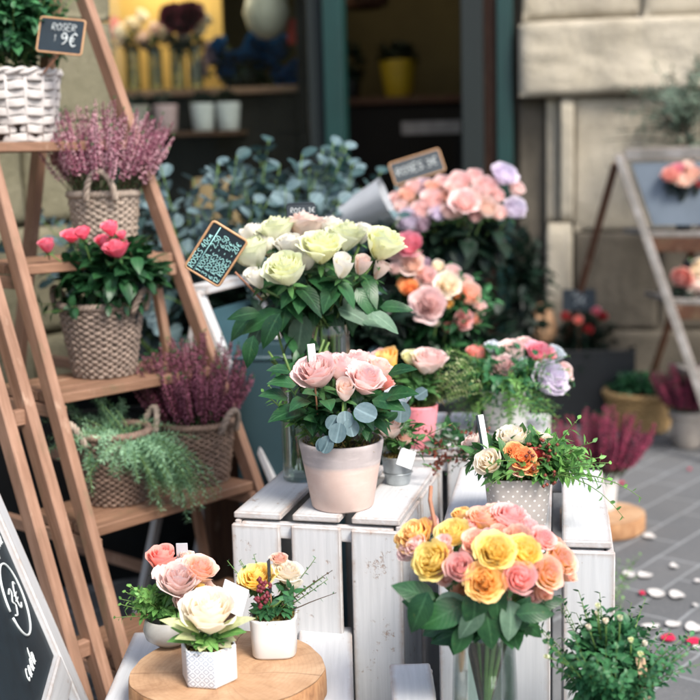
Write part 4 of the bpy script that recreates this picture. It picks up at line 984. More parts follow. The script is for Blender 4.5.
# ---------------------------------------------------------------- pots with arrangements
# pale two-tone terracotta pot
def twotone():
    def fn(N, Lk):
        tc = N('ShaderNodeTexCoord').outputs['Object']; sp = N('ShaderNodeSeparateXYZ'); Lk(tc, sp.inputs[0])
        nz = noise_n(N, Lk, tc, 22, 6, .65); n2 = noise_n(N, Lk, mapping(N, Lk, tc, (1, 1, 5)), 14, 4)
        z = mth(N, Lk, 'ADD', sp.outputs[2], mth(N, Lk, 'MULTIPLY', n2, .004))
        c = mixc(N, Lk, ramp(N, Lk, z, [(.0775, g(0)), (.0790, g(1))]), mixc(N, Lk, ramp(N, Lk, nz, [(.3, g(0)), (.7, g(1))]), srgb('#cbb0a4'), srgb('#d6c0b5')), mixc(N, Lk, ramp(N, Lk, nz, [(.3, g(0)), (.7, g(1))]), srgb('#a49a98'), srgb('#b5abaa')))
        c = mixc(N, Lk, ramp(N, Lk, n2, [(.55, g(0)), (.8, g(.4))]), c, srgb('#e6dcd6'))
        p = N('ShaderNodeBsdfPrincipled', Base_Color=c, Roughness=.7); Lk(bump(N, Lk, nz, .15, .001), p.inputs['Normal']); return p.outputs[0]
    return mat('two_tone_clay', fn)
Y0 = 1.995; c = Vector(onz(343, 505, .5215)); CP = c
t = thing('flower_pot', 'pale pink clay pot with grey rim band and pink roses on the white crate', 'potted flowers', c)
pot(t, c, .0705, .052, .114, twotone(), wall=.005, soilm='moss')
L0 = [(316, 376, 19, 'ppink', 'open', -.02), (345, 372, 18, 'ppink', 'open', .02), (345, 393, 14, 'pwhite', 'bud', -.055), (364, 382, 17, 'ppink', 'open', -.02), (378, 372, 13, 'pwhite', 'half', .02), (328, 367, 14, 'ppink', 'open', .04), (360, 366, 15, 'pinkw', 'open', .04), (302, 380, 11, 'salmon', 'half', .03), (382, 384, 11, 'salmon', 'half', .03)]
heads(t, L0, c+EZ*.12, c.y, seed=100, stems=c+EZ*.10, rpx_scale=1.08)
mb = MB(); leaf_ball(mb, c+EZ*.155, (.090, .07, .045), 120, .045, .026, rn, 0, zmin=-.3, shell=.5)
for px, py, dx, L in ((296, 385, -1, .05), (288, 398, -1, .05), (300, 410, -.8, .06), (290, 372, -1, .04), (372, 400, 1, .06), (384, 398, 1, .06), (308, 400, -.4, .05), (326, 400, .1, .045), (318, 397, -.3, .045), (388, 374, 1, .05)):
    p = at(px, py, c.y-.06); mb.leaf(p, (dx*.6, -.5, .4 if py < 400 else .1), (0, -.6, .8), L, L*.62, 0, .2, .4)
for px, py in ((292, 372), (285, 382), (300, 365), (382, 378), (386, 392), (296, 398)):
    sprig(mb, c+EZ*.10+Vector(((px-343)*.0006, 0, 0)), at(px, py, c.y-.02)-(c+EZ*.10), .14, 14, .024, .013, rn, 1, 2, curve=.25)
mb.build('foliage', [M['rose_leaf'], M['stem'], M['bright_leaf']], t)
mb = MB()
for px, py, r_, dy, n_ in ((359, 410, 12, -.085, (.2, -1, .6)), (339, 428, 10, -.092, (-.3, -1, .3)), (345, 416, 9, -.08, (0, -1, .4)), (328, 441, 9, -.09, (0, -.7, 1)), (350, 424, 9, -.085, (.4, -1, .4)), (334, 420, 8, -.075, (-.5, -1, .5)), (322, 443, 7, -.085, (0, -.4, 1))):
    p = at(px, py, c.y+dy); d = Vector((px-345, 0, -(py-400)))+Vector((0, -6, 4)); mb.disc_leaf(p-d.normalized()*.01, d, n_, r_*c.y/FPX, 0, .15, 18)
for q in range(2): mb.tube([at(343, 402, c.y-.06), at(341+q*3, 425, c.y-.085)], .0012, 4, 1)
mb.build('eucalyptus_leaves', [M['euc'], M['stem']], t)
cc = at(313, 354, c.y-.03); s = thing('clip_card', 'small green and white card clipped above the pink roses', 'card', cc); mb = MB(); mb.box(cc-Vector((.007, 0, .014)), Vector((.012, .006, 0)), Vector((0, .0015, 0)), Vector((-.002, 0, .030))); mb.build('card', M['card'], s, smooth=False)
mb = MB(); mb.box(cc-Vector((.009, .0002, .014)), Vector((.0018, .001, 0)), Vector((0, .002, 0)), Vector((-.002, 0, .030))); mb.build('edge', M['rose_leaf'], s, smooth=False); mb = MB(); mb.tube([cc-EZ*.014, cc-EZ*.10+Vector((.004, 0, 0))], .0016, 5); mb.build('stick', M['stick'], s)
# glass vases
VC = 'clear glass vases on the crates'
va = Vector((-.092, 2.125, .5215)); vase('glass_vase', 'clear glass vase of green stems left of the clay pot', va, .036, .20, VC)
vb = Vector((-.038, 2.195, .5215)); vase('glass_vase', 'tall clear glass vase holding the white and green roses', vb, .038, .272, VC)
t = thing('greenery_bunch', 'dark green leafy stems standing in the glass vase beside the clay pot', 'foliage', va+EZ*.02); mb = MB()
for k in range(12):
    a = k*2.4; top = va+Vector((math.cos(a)*.055, math.sin(a)*.045, .21+rn.uniform(0, .08))); mb.tube([va+Vector((math.cos(a+2)*.02, math.sin(a+2)*.02, .02)), va+Vector((math.cos(a)*.025, math.sin(a)*.025, .19)), top], .0022, 5, 1)
leaf_ball(mb, va+EZ*.205, (.055, .05, .05), 90, .045, .022, rn, 0, shell=.8)
for k in range(16): a = rn.uniform(0, 6.28); mb.leaf(va+Vector((math.cos(a)*.016, math.sin(a)*.016, .05+rn.random()*.12)), (math.cos(a)*.25, math.sin(a)*.25, -1), (math.cos(a), math.sin(a), 0), .06, .022, 0)
mb.build('foliage', [M['rose_leaf'], M['stem']], t)
# white rose bouquet
t = thing('rose_bouquet', 'bouquet of white and pale green roses with dark leaves in the tall vase', 'bouquet', vb+EZ*.25); bc = at(320, 300, 2.19)
LW = [(277, 233, 17, 'wgreen', 'open', .03), (254, 237, 14, 'white', 'half', .05), (304, 229, 17, 'pwhite', 'open', .06), (346, 239, 18, 'wgreen', 'open', .03), (382, 247, 19, 'wgreen', 'open', -.02), (252, 256, 18, 'wgreen', 'open', -.01), (290, 249, 15, 'white', 'half', 0), (321, 250, 20, 'wgreen', 'open', -.04), (286, 273, 20, 'wgreen', 'open', -.09), (257, 281, 14, 'white', 'bud', -.07), (342, 269, 15, 'white', 'bud', -.08), (361, 267, 12, 'pwhite', 'bud', -.06), (379, 272, 12, 'pwhite', 'bud', -.02), (330, 230, 14, 'white', 'open', .07), (362, 235, 13, 'white', 'half', .06), (306, 262, 13, 'white', 'half', -.04), (268, 248, 13, 'white', 'half', .02), (310, 236, 13, 'white', 'open', .08)]
hs = heads(t, LW, bc-EZ*.05, 2.19, seed=200, rpx_scale=1.02, tocam=.3, up=.75)
mb = MB()
for p, d, r in hs:
    mb.tube([p-d*r*.7, p.lerp(vb+EZ*.27, .55)-EZ*.0, vb+EZ*.265+Vector((rn.uniform(-.02, .02), rn.uniform(-.02, .02), 0)), vb+Vector((rn.uniform(-.02, .02), rn.uniform(-.02, .02), .02))], .0026, 6, 1)
    for q in range(4):
        pp = p.lerp(vb+EZ*.27, rn.uniform(.2, .5)); a = Vector((p.x-vb.x, p.y-vb.y, 0))*3+Vector((rn.uniform(-1, 1), rn.uniform(-1, .6), rn.uniform(-.5, .3))); mb.leaf(pp, a, EZ+Vector((0, -.3, 0)), rn.uniform(.05, .075), rn.uniform(.03, .042), 0, .15, .5, ns=5, wav=.03)
for px, py, dx, dz, L in ((262, 318, -1, -.35, .085), (245, 312, -1, .1, .06), (300, 335, -.2, -1, .09), (270, 328, -.5, -.7, .07), (355, 312, .8, -.2, .07), (375, 318, 1, -.1, .07), (395, 305, 1, .1, .06), (240, 325, -.8, -.6, .06), (365, 300, .4, -.6, .06), (385, 320, .8, -.5, .06), (255, 338, -.5, -.9, .06), (250, 350, -.3, -1, .06)):
    p = at(px, py, 2.10+rn.uniform(-.02, .06)); mb.leaf(p-Vector((dx, 0, dz)).normalized()*L*.45, (dx, -.35, dz), (0, -.7, .7), L, L*.52, rn.choice([0, 0, 0, 0, 0, 2]), .14, .35, ns=6, wav=.03)
leaf_ball(mb, bc+Vector((0, .03, -.015)), (.115, .07, .03), 120, .06, .033, rn, 0, zmax=.5, shell=.7, ns=5)
mb.build('foliage', [M['rose_leaf'], M['stem'], M['rose_leaf_pale']], t)
# tilted chalk sign
cs = at(216, 254, 2.14); rt_ = Vector((31, 0, 45)).normalized(); up_ = Vector((-45, 0, 31)).normalized()
tilt = Matrix.Rotation(R(12), 3, 'X')
rows = [('ROSES 40cm', .05, .825, .135, .17), ('line', (.02, .77), (.98, .77)), ('1 ROSA - 2,50', .05, .60, .125, .17), ('3 ROSES - 6,50', .04, .42, .125, .17), ('6 ROSES - 12€', .04, .24, .125, .17), ('12 ROSES - 20€', .03, .06, .125, .17)]
chalk_sign('price_sign', 'diagonally tilted blackboard price list beside the white roses', cs, tilt@rt_, tilt@up_, 55/FPX*2.14*1.0, 38/FPX*2.14*1.0, [(r_[0], r_[1], r_[2], r_[3]*1.12, r_[4]*.72) if r_[0] != 'line' else r_ for r_ in rows], stick=(at(235, 272, 2.145), at(262, 300, 2.15)), cm='chalk_teal', seed=5, rr=.005)
cc = at(301, 211, 2.30); chalk_sign('price_sign', 'tiny blackboard tag standing behind the white roses', cc, (1, 0, .02), (0, .2, 1), .05, .026, [('ROSA 3€', .1, .35, .35, .14)], stick=(cc-EZ*.01-Vector((.022, -.003, 0)), cc-Vector((.02, 0, .16))), seed=6, frame='slate')
# zinc bucket
c = Vector(onz(398, 483, .5215)); t = thing('zinc_bucket', 'tiny zinc bucket with peach rose and silver eucalyptus beside the clay pot', 'bucket', c); pot(t, c, .029, .022, .052, M['zinc'], name='bucket', wall=.002)
mb = MB(); mb.lathe([(.029, .0), (.0305, .0015), (.029, .003)], c+EZ*.049, 32, cap=False); mb.lathe([(.026, 0), (.0272, .001), (.026, .002)], c+EZ*.02, 32, cap=False); mb.build('bead', M['zinc'], t)
heads(t, [(395, 401, 16, 'bluew', 'open', 0), (391, 430, 15, 'pwhite', 'half', -.02), (404, 440, 10, 'peach', 'half', -.01), (383, 436, 9, 'pwhite', 'half', .0)], c+EZ*.03, c.y, seed=300, stems=c+EZ*.045)
mb = MB(); mb.disc_leaf(at(400, 424, c.y-.05), (.1, 0, 1), (0, -1, .2), 11*c.y/FPX, 0, .1, 18); mb.disc_leaf(at(414, 398, c.y-.01), (1, 0, .6), (0, -1, .3), .013, 0, .1); leaf_ball(mb, c+EZ*.085, (.045, .04, .05), 60, .035, .018, rn, 1, zmin=-.4, shell=.8)
for px, py in ((372, 400), (380, 386), (418, 438), (428, 450), (376, 415), (368, 425)): sprig(mb, c+EZ*.05, at(px, py, c.y-.01)-(c+EZ*.05), .12, 12, .028, .014, rn, 2, 1, curve=.3)
p = at(420, 464, c.y-.035); mb.leaf(p, (1, -.2, -.1), EZ, .035, .011, 1); mb.build('foliage', [M['euc'], M['rose_leaf2'], M['stem']], t)
cc = at(405, 455, c.y-.035); s = thing('gift_card', 'white square card leaning on the zinc bucket rim', 'card', cc); mb = MB(); mb.box(cc-Vector((.016, 0, .016)), Vector((.026, -.003, -.010)), Vector((0, .0012, .0004)), Vector((.010, .008, .028))); mb.build('card', M['card'], s, smooth=False)
# pink pot
c = Vector(onz(420, 446, .5215)); t = thing('flower_pot', 'small coral pink pot with yellow pink and blush roses behind the zinc bucket', 'potted flowers', c)
pot(t, c, .037, .028, .085, M['pink_pot'])
heads(t, [(387, 366, 15, 'yorange', 'half', 0), (381, 360, 10, 'ppink', 'half', .02), (427, 364, 15, 'pinkw', 'open', 0), (411, 360, 9, 'wgreen', 'half', .01), (437, 362, 10, 'ppink', 'half', .01)], c+EZ*.06, c.y, seed=320, stems=c+EZ*.07, rpx_scale=1.15)
mb = MB(); leaf_ball(mb, c+EZ*.115, (.06, .05, .045), 130, .034, .02, rn, 0, zmin=-.4, shell=.8)
for k in range(14): sprig(mb, c+EZ*.08, at(450+rn.uniform(-14, 14), 370+rn.uniform(-12, 25), c.y)-(c+EZ*.08), .13, 20, .017, .009, rn, 1, 2, curve=.1)
for k in range(8): sprig(mb, c+EZ*.08, at(415+rn.uniform(-14, 14), 372, c.y)-(c+EZ*.08), .09, 12, .03, .014, rn, 1, 0, curve=.1)
mb.build('foliage', [M['rose_leaf2'], M['stem'], M['varieg']], t)
# ivy trailing behind
t = thing('ivy_sprigs', 'dark pointed ivy leaves lying between pink pot and polka dot pot', 'foliage', Vector(onz(450, 440, .522))); mb = MB()
for px, py in ((448, 428), (455, 436), (462, 445), (445, 440), (470, 452), (480, 440), (478, 462), (488, 455), (436, 446), (490, 448)):
    p = at(px, py, 2.30); 
    for a in (-.9, 0, .9): mb.leaf(p, (math.sin(a), -.3, math.cos(a)*.7), (0, -.8, .5), .028, .016, 0, .15)
for _ in range(24):
    p0 = at(440+rn.random()*50, 455+rn.uniform(-8, 12), 2.2); sprig(mb, p0, Vector((rn.uniform(-1, 1), -.3, rn.uniform(-.1, .8))), .09, 14, .012, .009, rn, 1, rn.choice([0, 2]), curve=.5)
mb.build('foliage', [M['rose_leaf'], M['dark_stem'], M['moss_red']], t)
# polka dot pot
def dots(base, dot, pitch, rad, jitter=0):
    b_, d_ = srgb(base), srgb(dot)
    def fn(N, Lk):
        uv = N('ShaderNodeUVMap').outputs[0]; sp = N('ShaderNodeSeparateXYZ'); Lk(uv, sp.inputs[0])
        x = mth(N, Lk, 'DIVIDE', sp.outputs[0], pitch); y = mth(N, Lk, 'DIVIDE', sp.outputs[1], pitch*.6)
        row = mth(N, Lk, 'FLOOR', y); x = mth(N, Lk, 'ADD', x, mth(N, Lk, 'MULTIPLY', mth(N, Lk, 'MODULO', row, 2.), .5))
        fx = mth(N, Lk, 'MULTIPLY', mth(N, Lk, 'SUBTRACT', mth(N, Lk, 'FRACT', x), .5), pitch); fy = mth(N, Lk, 'MULTIPLY', mth(N, Lk, 'SUBTRACT', mth(N, Lk, 'FRACT', y), .5), pitch*.6)
        r2 = mth(N, Lk, 'SQRT', mth(N, Lk, 'ADD', mth(N, Lk, 'MULTIPLY', fx, fx), mth(N, Lk, 'MULTIPLY', fy, fy)))
        m_ = mth(N, Lk, 'LESS_THAN', r2, rad); tc = N('ShaderNodeTexCoord').outputs['Object']; nz = noise_n(N, Lk, tc, 30, 5)
        c_ = mixc(N, Lk, m_, mixc(N, Lk, nz, b_, tuple(x_*1.25 for x_ in b_[:3])+(1,)), d_)
        p = N('ShaderNodeBsdfPrincipled', Base_Color=c_, Roughness=.7); Lk(bump(N, Lk, nz, .1), p.inputs['Normal']); return p.outputs[0]
    return mat('polka_dots', fn)
c = Vector(onz(517, 520, .5215)); t = thing('flower_pot', 'grey polka dot pot with orange and cream flowers on the right crate', 'potted flowers', c); pot(t, c, .050, .043, .078, dots('#a39b95', '#e0dbd6', .0135, .0017), square=5, seg=64)
heads(t, [(490, 465, 17, 'cream', 'half', -.05), (513, 442, 17, 'cream', 'open', 0), (522, 460, 11, 'orange', 'ruffled', -.05), (514, 452, 9, 'orange', 'ruffled', -.04), (530, 468, 8, 'orange', 'ruffled', -.055), (519, 470, 8, 'peach', 'ruffled', -.055), (546, 447, 13, 'cream', 'half', 0), (532, 441, 12, 'pwhite', 'open', .02), (536, 455, 7, 'red', 'ruffled', -.04), (474, 446, 12, 'pwhite', 'half', .04), (539, 462, 6, 'red', 'ruffled', -.045)], c+EZ*.05, c.y, seed=340, stems=c+EZ*.07)
mb = MB(); leaf_ball(mb, c+EZ*.10, (.085, .065, .045), 260, .032, .016, rn, 0, zmin=-.35, shell=.7); leaf_ball(mb, c+EZ*.095+Vector((.03, 0, 0)), (.085, .065, .045), 220, .034, .014, rn, 2, zmin=-.3, shell=.5)
for px, py in ((560, 450), (570, 458), (575, 465), (545, 435), (565, 470), (550, 465), (556, 442)): sprig(mb, c+EZ*.08+Vector((.02, -.02, 0)), at(px, py, c.y-.04)-(c+EZ*.08), .125, 18, .028, .013, rn, 1, 2, curve=.25)
for tx, ty in ((555, 480), (585, 470), (470, 430), (460, 455)): sprig(mb, c+EZ*.08+Vector((.03, -.04, 0)), at(tx, ty-25, c.y-.06)-(c+EZ*.08), .17 if tx > 500 else .12, 12, .02, .012, rn, 1, 2, curve=1.3)
for _ in range(60): mb.octa(c+Vector((rn.uniform(0, .055), -.05+rn.uniform(-.02, .02), .10+rn.uniform(-.03, .04))), .0035, (0, 0, 1), 1, 3)
mb.build('foliage', [M['rose_leaf2'], M['stem'], M['bright_leaf'], M['moss_red']], t)
cc = at(487, 435, c.y-.0); s = thing('clip_card', 'white card in a dark clip standing left of the orange flowers', 'card', cc); mb = MB(); mb.box(cc-Vector((.004, 0, .03)), Vector((.009, .005, 0)), Vector((0, .0015, 0)), Vector((-.010, 0, .062))); mb.build('card', M['card'], s, smooth=False); mb = MB(); mb.box(cc-Vector((.008, .001, .03)), Vector((.0035, .002, 0)), Vector((0, .002, 0)), Vector((-.010, 0, .062))); mb.build('clip', M['slate'], s, smooth=False); mb = MB(); mb.tube([cc-EZ*.03, cc-EZ*.06], .0015, 5); mb.build('stick', M['stick'], s)
# lilac bouquet
c = Vector((.325, 2.47, .5235)); t = thing('rose_bouquet', 'round bouquet of lilac and pink roses in fern leaves on the back crate', 'bouquet', c)
pot(t, c, .055, .042, .09, M['white_pot'])
heads(t, [(502, 371, 14, 'ppink', 'open', -.05), (513, 353, 13, 'pinkw', 'open', 0), (539, 357, 15, 'hot', 'open', 0), (547, 381, 18, 'lilac', 'open', -.06), (561, 374, 12, 'pinkw', 'half', -.03), (479, 357, 10, 'salmon', 'half', .02), (493, 349, 9, 'bluew', 'half', .03), (526, 348, 11, 'pinkw', 'half', .03), (553, 356, 11, 'bluew', 'half', .03), (507, 384, 7, 'pinkw', 'half', -.05), (488, 366, 6, 'hot', 'half', 0), (523, 366, 9, 'bluew', 'half', -.02), (473, 352, 7, 'salmon', 'half', .02)], c+EZ*.06, 2.50, tocam=.8, seed=360, stems=c+EZ*.08)
mb = MB()
for _ in range(150):
    a = rn.uniform(0, 6.28); e = rn.uniform(-.5, .9); d = Vector((math.cos(a), math.sin(a), e)); sprig(mb, c+EZ*.10+d*.02, d, rn.uniform(.09, .135), 20, .021, .006, rn, 1, rn.choice([0, 2]), curve=.5)
leaf_ball(mb, c+EZ*.12, (.11, .10, .06), 260, .03, .014, rn, 0, zmin=-.5, shell=.6); mb.build('foliage', [M['bush_leaf'], M['stem'], M['bright_leaf']], t)
# yellow roses
vc = Vector((.172, 1.545, .2035)); vase('glass_vase', 'clear glass vase with water and stems holding the yellow and coral roses', vc, .040, .265, VC, water=.80, flare=.0, bulge=.12)
t = thing('rose_bouquet', 'bouquet of yellow coral and peach roses in the foreground vase', 'bouquet', vc+EZ*.25); bc = at(483, 585, 1.55)
K = {'Y': 'yellow', 'P': 'coral', 'O': 'peach', 'X': 'ypink', 'Z': 'yorange'}
LY = [(418, 539, 20, 'Z', 'open', .02), (434, 563, 22, 'Y', 'open', -.05), (454, 536, 17, 'Y', 'open', -.01), (463, 519, 13, 'Z', 'half', .05), (483, 524, 19, 'X', 'open', .03), (509, 521, 19, 'P', 'ruffled', .03), (476, 545, 16, 'O', 'open', -.05), (461, 569, 20, 'P', 'half', -.07), (494, 553, 20, 'Y', 'ruffled', -.07), (484, 583, 20, 'Z', 'ruffled', -.085), (517, 580, 21, 'P', 'half', -.08), (522, 554, 18, 'Y', 'open', -.06), (541, 541, 15, 'P', 'open', 0), (517, 540, 16, 'O', 'open', -.03), (545, 575, 18, 'X', 'open', -.05), (558, 561, 18, 'X', 'ruffled', -.01), (540, 592, 13, 'O', 'half', -.04), (411, 553, 14, 'ppink', 'half', .01), (433, 528, 12, 'P', 'half', .03), (445, 545, 11, 'ppink', 'half', -.03), (498, 535, 12, 'O', 'half', .0), (553, 547, 12, 'X', 'half', .03), (470, 530, 12, 'P', 'half', .02), (446, 555, 14, 'O', 'half', -.04), (447, 578, 14, 'ppink', 'half', -.05), (505, 566, 13, 'ppink', 'half', -.055), (530, 567, 14, 'O', 'half', -.05), (420, 548, 15, 'ppink', 'half', .0), (496, 516, 14, 'O', 'half', .05), (525, 530, 14, 'ppink', 'half', .02), (471, 556, 13, 'ppink', 'half', -.045), (564, 575, 13, 'O', 'half', .02), (530, 596, 12, 'ppink', 'half', -.04), (500, 597, 12, 'ppink', 'half', -.05), (462, 592, 12, 'X', 'half', -.045), (406, 540, 12, 'Z', 'half', .03), (488, 540, 13, 'ppink', 'half', -.03)]
hs = heads(t, [(a, b, r_, K.get(k, k), s_, dy) for a, b, r_, k, s_, dy in LY], bc+EZ*.005, 1.55, seed=400, rpx_scale=.93, tocam=.75, up=.45)
mb = MB()
for p, d, r in hs:
    an_ = rn.uniform(0, 6.28); j = Vector((math.cos(an_), math.sin(an_), 0))*.033*math.sqrt(rn.random()); mb.tube([p-d*r*.7, p.lerp(vc+EZ*.27, .6), vc+EZ*.255+j, vc+EZ*.02-j*.9], .0036, 6, rn.choice([1, 1, 3]))
leaf_ball(mb, bc+Vector((0, .01, -.03)), (.085, .075, .035), 110, .05, .032, rn, 0, zmax=.2, shell=.6, ns=5)
for px, py, dx, dz, L, W_, m_ in ((414, 590, -.9, .4, .06, .55, 0), (425, 600, -.7, .3, .06, .6, 0), (455, 600, .9, .0, .05, .55, 2), (455, 630, -1, -.35, .075, .55, 0), (470, 622, -.5, -.9, .055, .55, 2), (440, 625, -.8, -.4, .055, .6, 0), (490, 628, .2, -.9, .06, .6, 0), (520, 612, .4, .7, .05, .7, 0), (512, 620, .1, -.8, .055, .65, 2), (535, 610, 1, .2, .05, .55, 0), (440, 612, -.6, -.2, .07, .6, 0), (475, 610, 0, -1, .06, .6, 0), (545, 600, 1, .4, .05, .5, 0), (530, 625, .7, -.7, .05, .5, 0), (462, 640, -.2, -1, .045, .65, 0), (497, 605, .1, -1, .06, .5, 0), (418, 612, -.4, -.8, .06, .6, 0), (500, 625, .5, -.6, .06, .6, 0)):
    p = at(px, py, 1.47+rn.uniform(-.01, .05)); mb.leaf(p-Vector((dx, 0, dz)).normalized()*L*.5, (dx, -.25, dz), (rn.uniform(-.4, .4), -.85, .5), L, L*W_, m_, .12, .3, ns=7, wav=.03)
mb.build('foliage', [M['rose_leaf'], M['stem'], M['rose_leaf_pale'], M['dark_stem']], t)
s = thing('sign_stick', 'bent wooden stick poking up from the yellow rose bouquet', 'stick', at(432, 540, 1.52)); mb = MB(); mb.tube([at(431, 486, 1.60), at(430, 500, 1.59), at(436, 530, 1.56), at(441, 560, 1.54)], [.0028, .003, .003, .003], 6); mb.build('stick', M['stick'], s)
# rose bush bottom right
c = Vector((.345, 1.53, .2035)); t = thing('rose_bush', 'small leafy rose bush with closed yellow buds at the lower right', 'potted plant', c); pot(t, c, .062, .046, .11, M['black'], soilm=None); mb = MB()
fc = at(610, 672, 1.54); leaf_ball(mb, fc, (.062, .06, .088), 1500, .019, .0125, rn, 0, zmin=-.9, shell=.75, ns=3, fold=.2); leaf_ball(mb, fc+Vector((0, 0, -.05)), (.06, .06, .07), 300, .024, .015, rn, 0, shell=.8, ns=3)
for _ in range(55):
    a = rn.uniform(0, 6.28); sprig(mb, c+EZ*.12, (math.cos(a)*.55, math.sin(a)*.5, 1), rn.uniform(.12, .19), 26, .019, .012, rn, 1, 0, curve=.5)
for i, (px, py, bx, by) in enumerate(((598, 607, 601, 640), (606, 622, 606, 650), (620, 619, 618, 650), (589, 628, 596, 650), (631, 641, 630, 665), (645, 645, 640, 670), (548, 657, 575, 668), (597, 614, 600, 640), (640, 655, 636, 680))):
    p = at(px, py, 1.50+.02*math.sin(i*3)); q = at(bx, by, 1.52); d = (p-q).normalized(); mb.tube([q, p], .0012, 4, 1); put_rose(t, p, d, .0055 if i != 7 else .004, 'cream' if i % 2 else 'wgreen', 'bud', i, name='rose_bud'); mb.leaf(p-d*.008, d+Vector((.3, 0, 0)), (1, 0, 0), .014, .005, 1); mb.leaf(p-d*.008, d-Vector((.3, 0, 0)), (-1, 0, 0), .014, .005, 1)
mb.build('foliage', [M['bush_leaf'], M['stem']], t)
cc = at(653, 672, 1.50); s = thing('plant_label', 'kraft brown plant label tucked in the rose bush at lower right', 'label', cc); mb = MB(); mb.box(cc-Vector((.012, 0, .04)), Vector((.014, .008, 0)), Vector((0, .0015, 0)), Vector((-.012, 0, .062))); mb.build('card', plain('kraft', '#c7a88a', .7), s, smooth=False)
# ---------------------------------------------------------------- three small pots on the log slice
def hexpat():
    def fn(N, Lk):
        uv = N('ShaderNodeUVMap').outputs[0]; sp = N('ShaderNodeSeparateXYZ'); Lk(uv, sp.inputs[0]); ws = []
        for k in (0, 1):
            a = R(50+80*k); q = mth(N, Lk, 'ADD', mth(N, Lk, 'MULTIPLY', sp.outputs[0], math.cos(a)*330), mth(N, Lk, 'MULTIPLY', sp.outputs[1], math.sin(a)*330)); ws.append(mth(N, Lk, 'ABSOLUTE', mth(N, Lk, 'SINE', q)))
        m_ = mth(N, Lk, 'MINIMUM', ws[0], ws[1]); lines = ramp(N, Lk, m_, [(.18, g(1)), (.30, g(0))]); cen = ramp(N, Lk, m_, [(.78, g(0)), (.85, g(1))]); pat = mth(N, Lk, 'MAXIMUM', lines, cen)
        x = mth(N, Lk, 'DIVIDE', sp.outputs[0], 2*math.pi*.041/6); side = mth(N, Lk, 'MODULO', mth(N, Lk, 'FLOOR', x), 2.)
        c_ = mixc(N, Lk, mth(N, Lk, 'MULTIPLY', side, 1.), srgb('#e4e5e7'), mixc(N, Lk, pat, srgb('#a9b1bc'), srgb('#e6e8ea')))
        p = N('ShaderNodeBsdfPrincipled', Base_Color=c_, Roughness=.35); return p.outputs[0]
    return mat('lattice_ceramic', fn)
def hexpot(root, c, r, h, m, rot, fillet=0):
    rm = lambda t, z: math.cos(math.pi/6)/math.cos(((t) % (math.pi/3))-math.pi/6)
    mb = MB(); prof = [(.001, 0), (r*.95, 0), (r, .003), (r, h-.002), (r*.99, h), (r*.93, h), (r*.92, h-.004), (r*.9, h*.6)]; mb.lathe(prof, (0, 0, 0), 6*12, 0, cap=False, rmod=rm)
    Rz = Matrix.Rotation(rot, 3, 'Z'); mb.v = [tuple(Rz@Vector(v)+c) for v in mb.v]; mb.build('pot', m, root)
    s = MB(); s.lathe([(.001, h*.9), (r*.9, h*.88)], (0, 0, 0), 72, 0, cap=False, rmod=rm); s.v = [tuple(Rz@Vector(v)+c) for v in s.v]; s.build('soil', M['soil'], root)
    s = MB()
    for _ in range(350):
        a = rn.uniform(0, 6.283); q = r*.85*math.sqrt(rn.random()); s.leaf(c+Vector((q*math.cos(a), q*math.sin(a), h*.9+rn.random()*.006)), (rn.uniform(-1, 1), rn.uniform(-1, 1), rn.random()), (0, 0, 1), .009, .002, 0, 0, .3, ns=2)
    s.build('moss', M['moss'], root)
c = Vector(onz(210, 678, ZS+.001)); t = thing('flower_pot', 'white hexagonal pot with blue lattice pattern and one big white rose', 'potted flowers', c)
hexpot(t, c, .041, .054, hexpat(), R(-72))
heads(t, [(208, 617, 27, 'purewhite', 'open', -.01)], c+EZ*.02, c.y, seed=501, tocam=.5, up=.7, stems=c+EZ*.05, rpx_scale=1.05)
mb = MB()
for k, (px, py, dx, dz) in enumerate(((165, 610, -1, .3), (172, 622, -1, .1), (178, 630, -1, -.1), (168, 634, -1, -.25), (186, 640, -.6, -.2), (242, 622, 1, .3), (248, 608, 1, .6), (236, 634, 1, 0), (240, 612, .7, .6), (200, 645, -.3, -.1), (222, 643, .4, -.1), (232, 640, .8, -.1), (180, 612, -.8, .5))):
    p = at(px, py, c.y-.03+.02*math.sin(k*2)); o_ = c+EZ*.055; d = (p-o_); mb.leaf(o_+d*.3, d+Vector((0, -.005, 0)), (0, -.6, 1), d.length*.66, .021, k % 2 if k < 6 else 0, .15, .3, ns=5)
leaf_ball(mb, c+EZ*.062, (.036, .036, .014), 60, .026, .013, rn, 1, zmin=-.1); mb.build('foliage', [M['varieg'], M['bright_leaf']], t)
cc = at(228, 592, c.y+.03); s = thing('gift_card', 'white folded card standing behind the big white rose', 'card', cc); mb = MB(); mb.box(cc-Vector((.016, 0, .022)), Vector((.034, 0, -.018)), Vector((0, .0015, 0)), Vector((.012, .004, .040))); mb.build('card', M['card'], s, smooth=False); mb = MB(); mb.tube([cc-EZ*.02, c+EZ*.055+Vector((.01, .01, 0))], .0015, 5); mb.build('stick', M['stick'], s)
c = Vector(onz(275, 651, ZS+.001)); t = thing('flower_pot', 'plain white rounded hexagonal pot with yellow and cream blooms', 'potted flowers', c)
pot(t, c, .0355, .033, .060, M['ceramic'], square=4, seg=64)
heads(t, [(258, 580, 17, 'yellow', 'ruffled', -.01), (286, 575, 15, 'cream', 'open', 0), (279, 560, 8, 'peach', 'ruffled', .01), (248, 583, 10, 'yorange', 'ruffled', .01), (292, 585, 10, 'white', 'half', -.01)], c+EZ*.03, c.y, seed=520, stems=c+EZ*.055)
mb = MB()
for k in range(14):
    a = k*.45; p = at(286+rn.uniform(-8, 8), 594+rn.uniform(-6, 6), c.y-.035); mb.leaf(p, (math.cos(a), -.6, math.sin(a)), (0, -1, .2), .019, .008, 0, .15, .2)
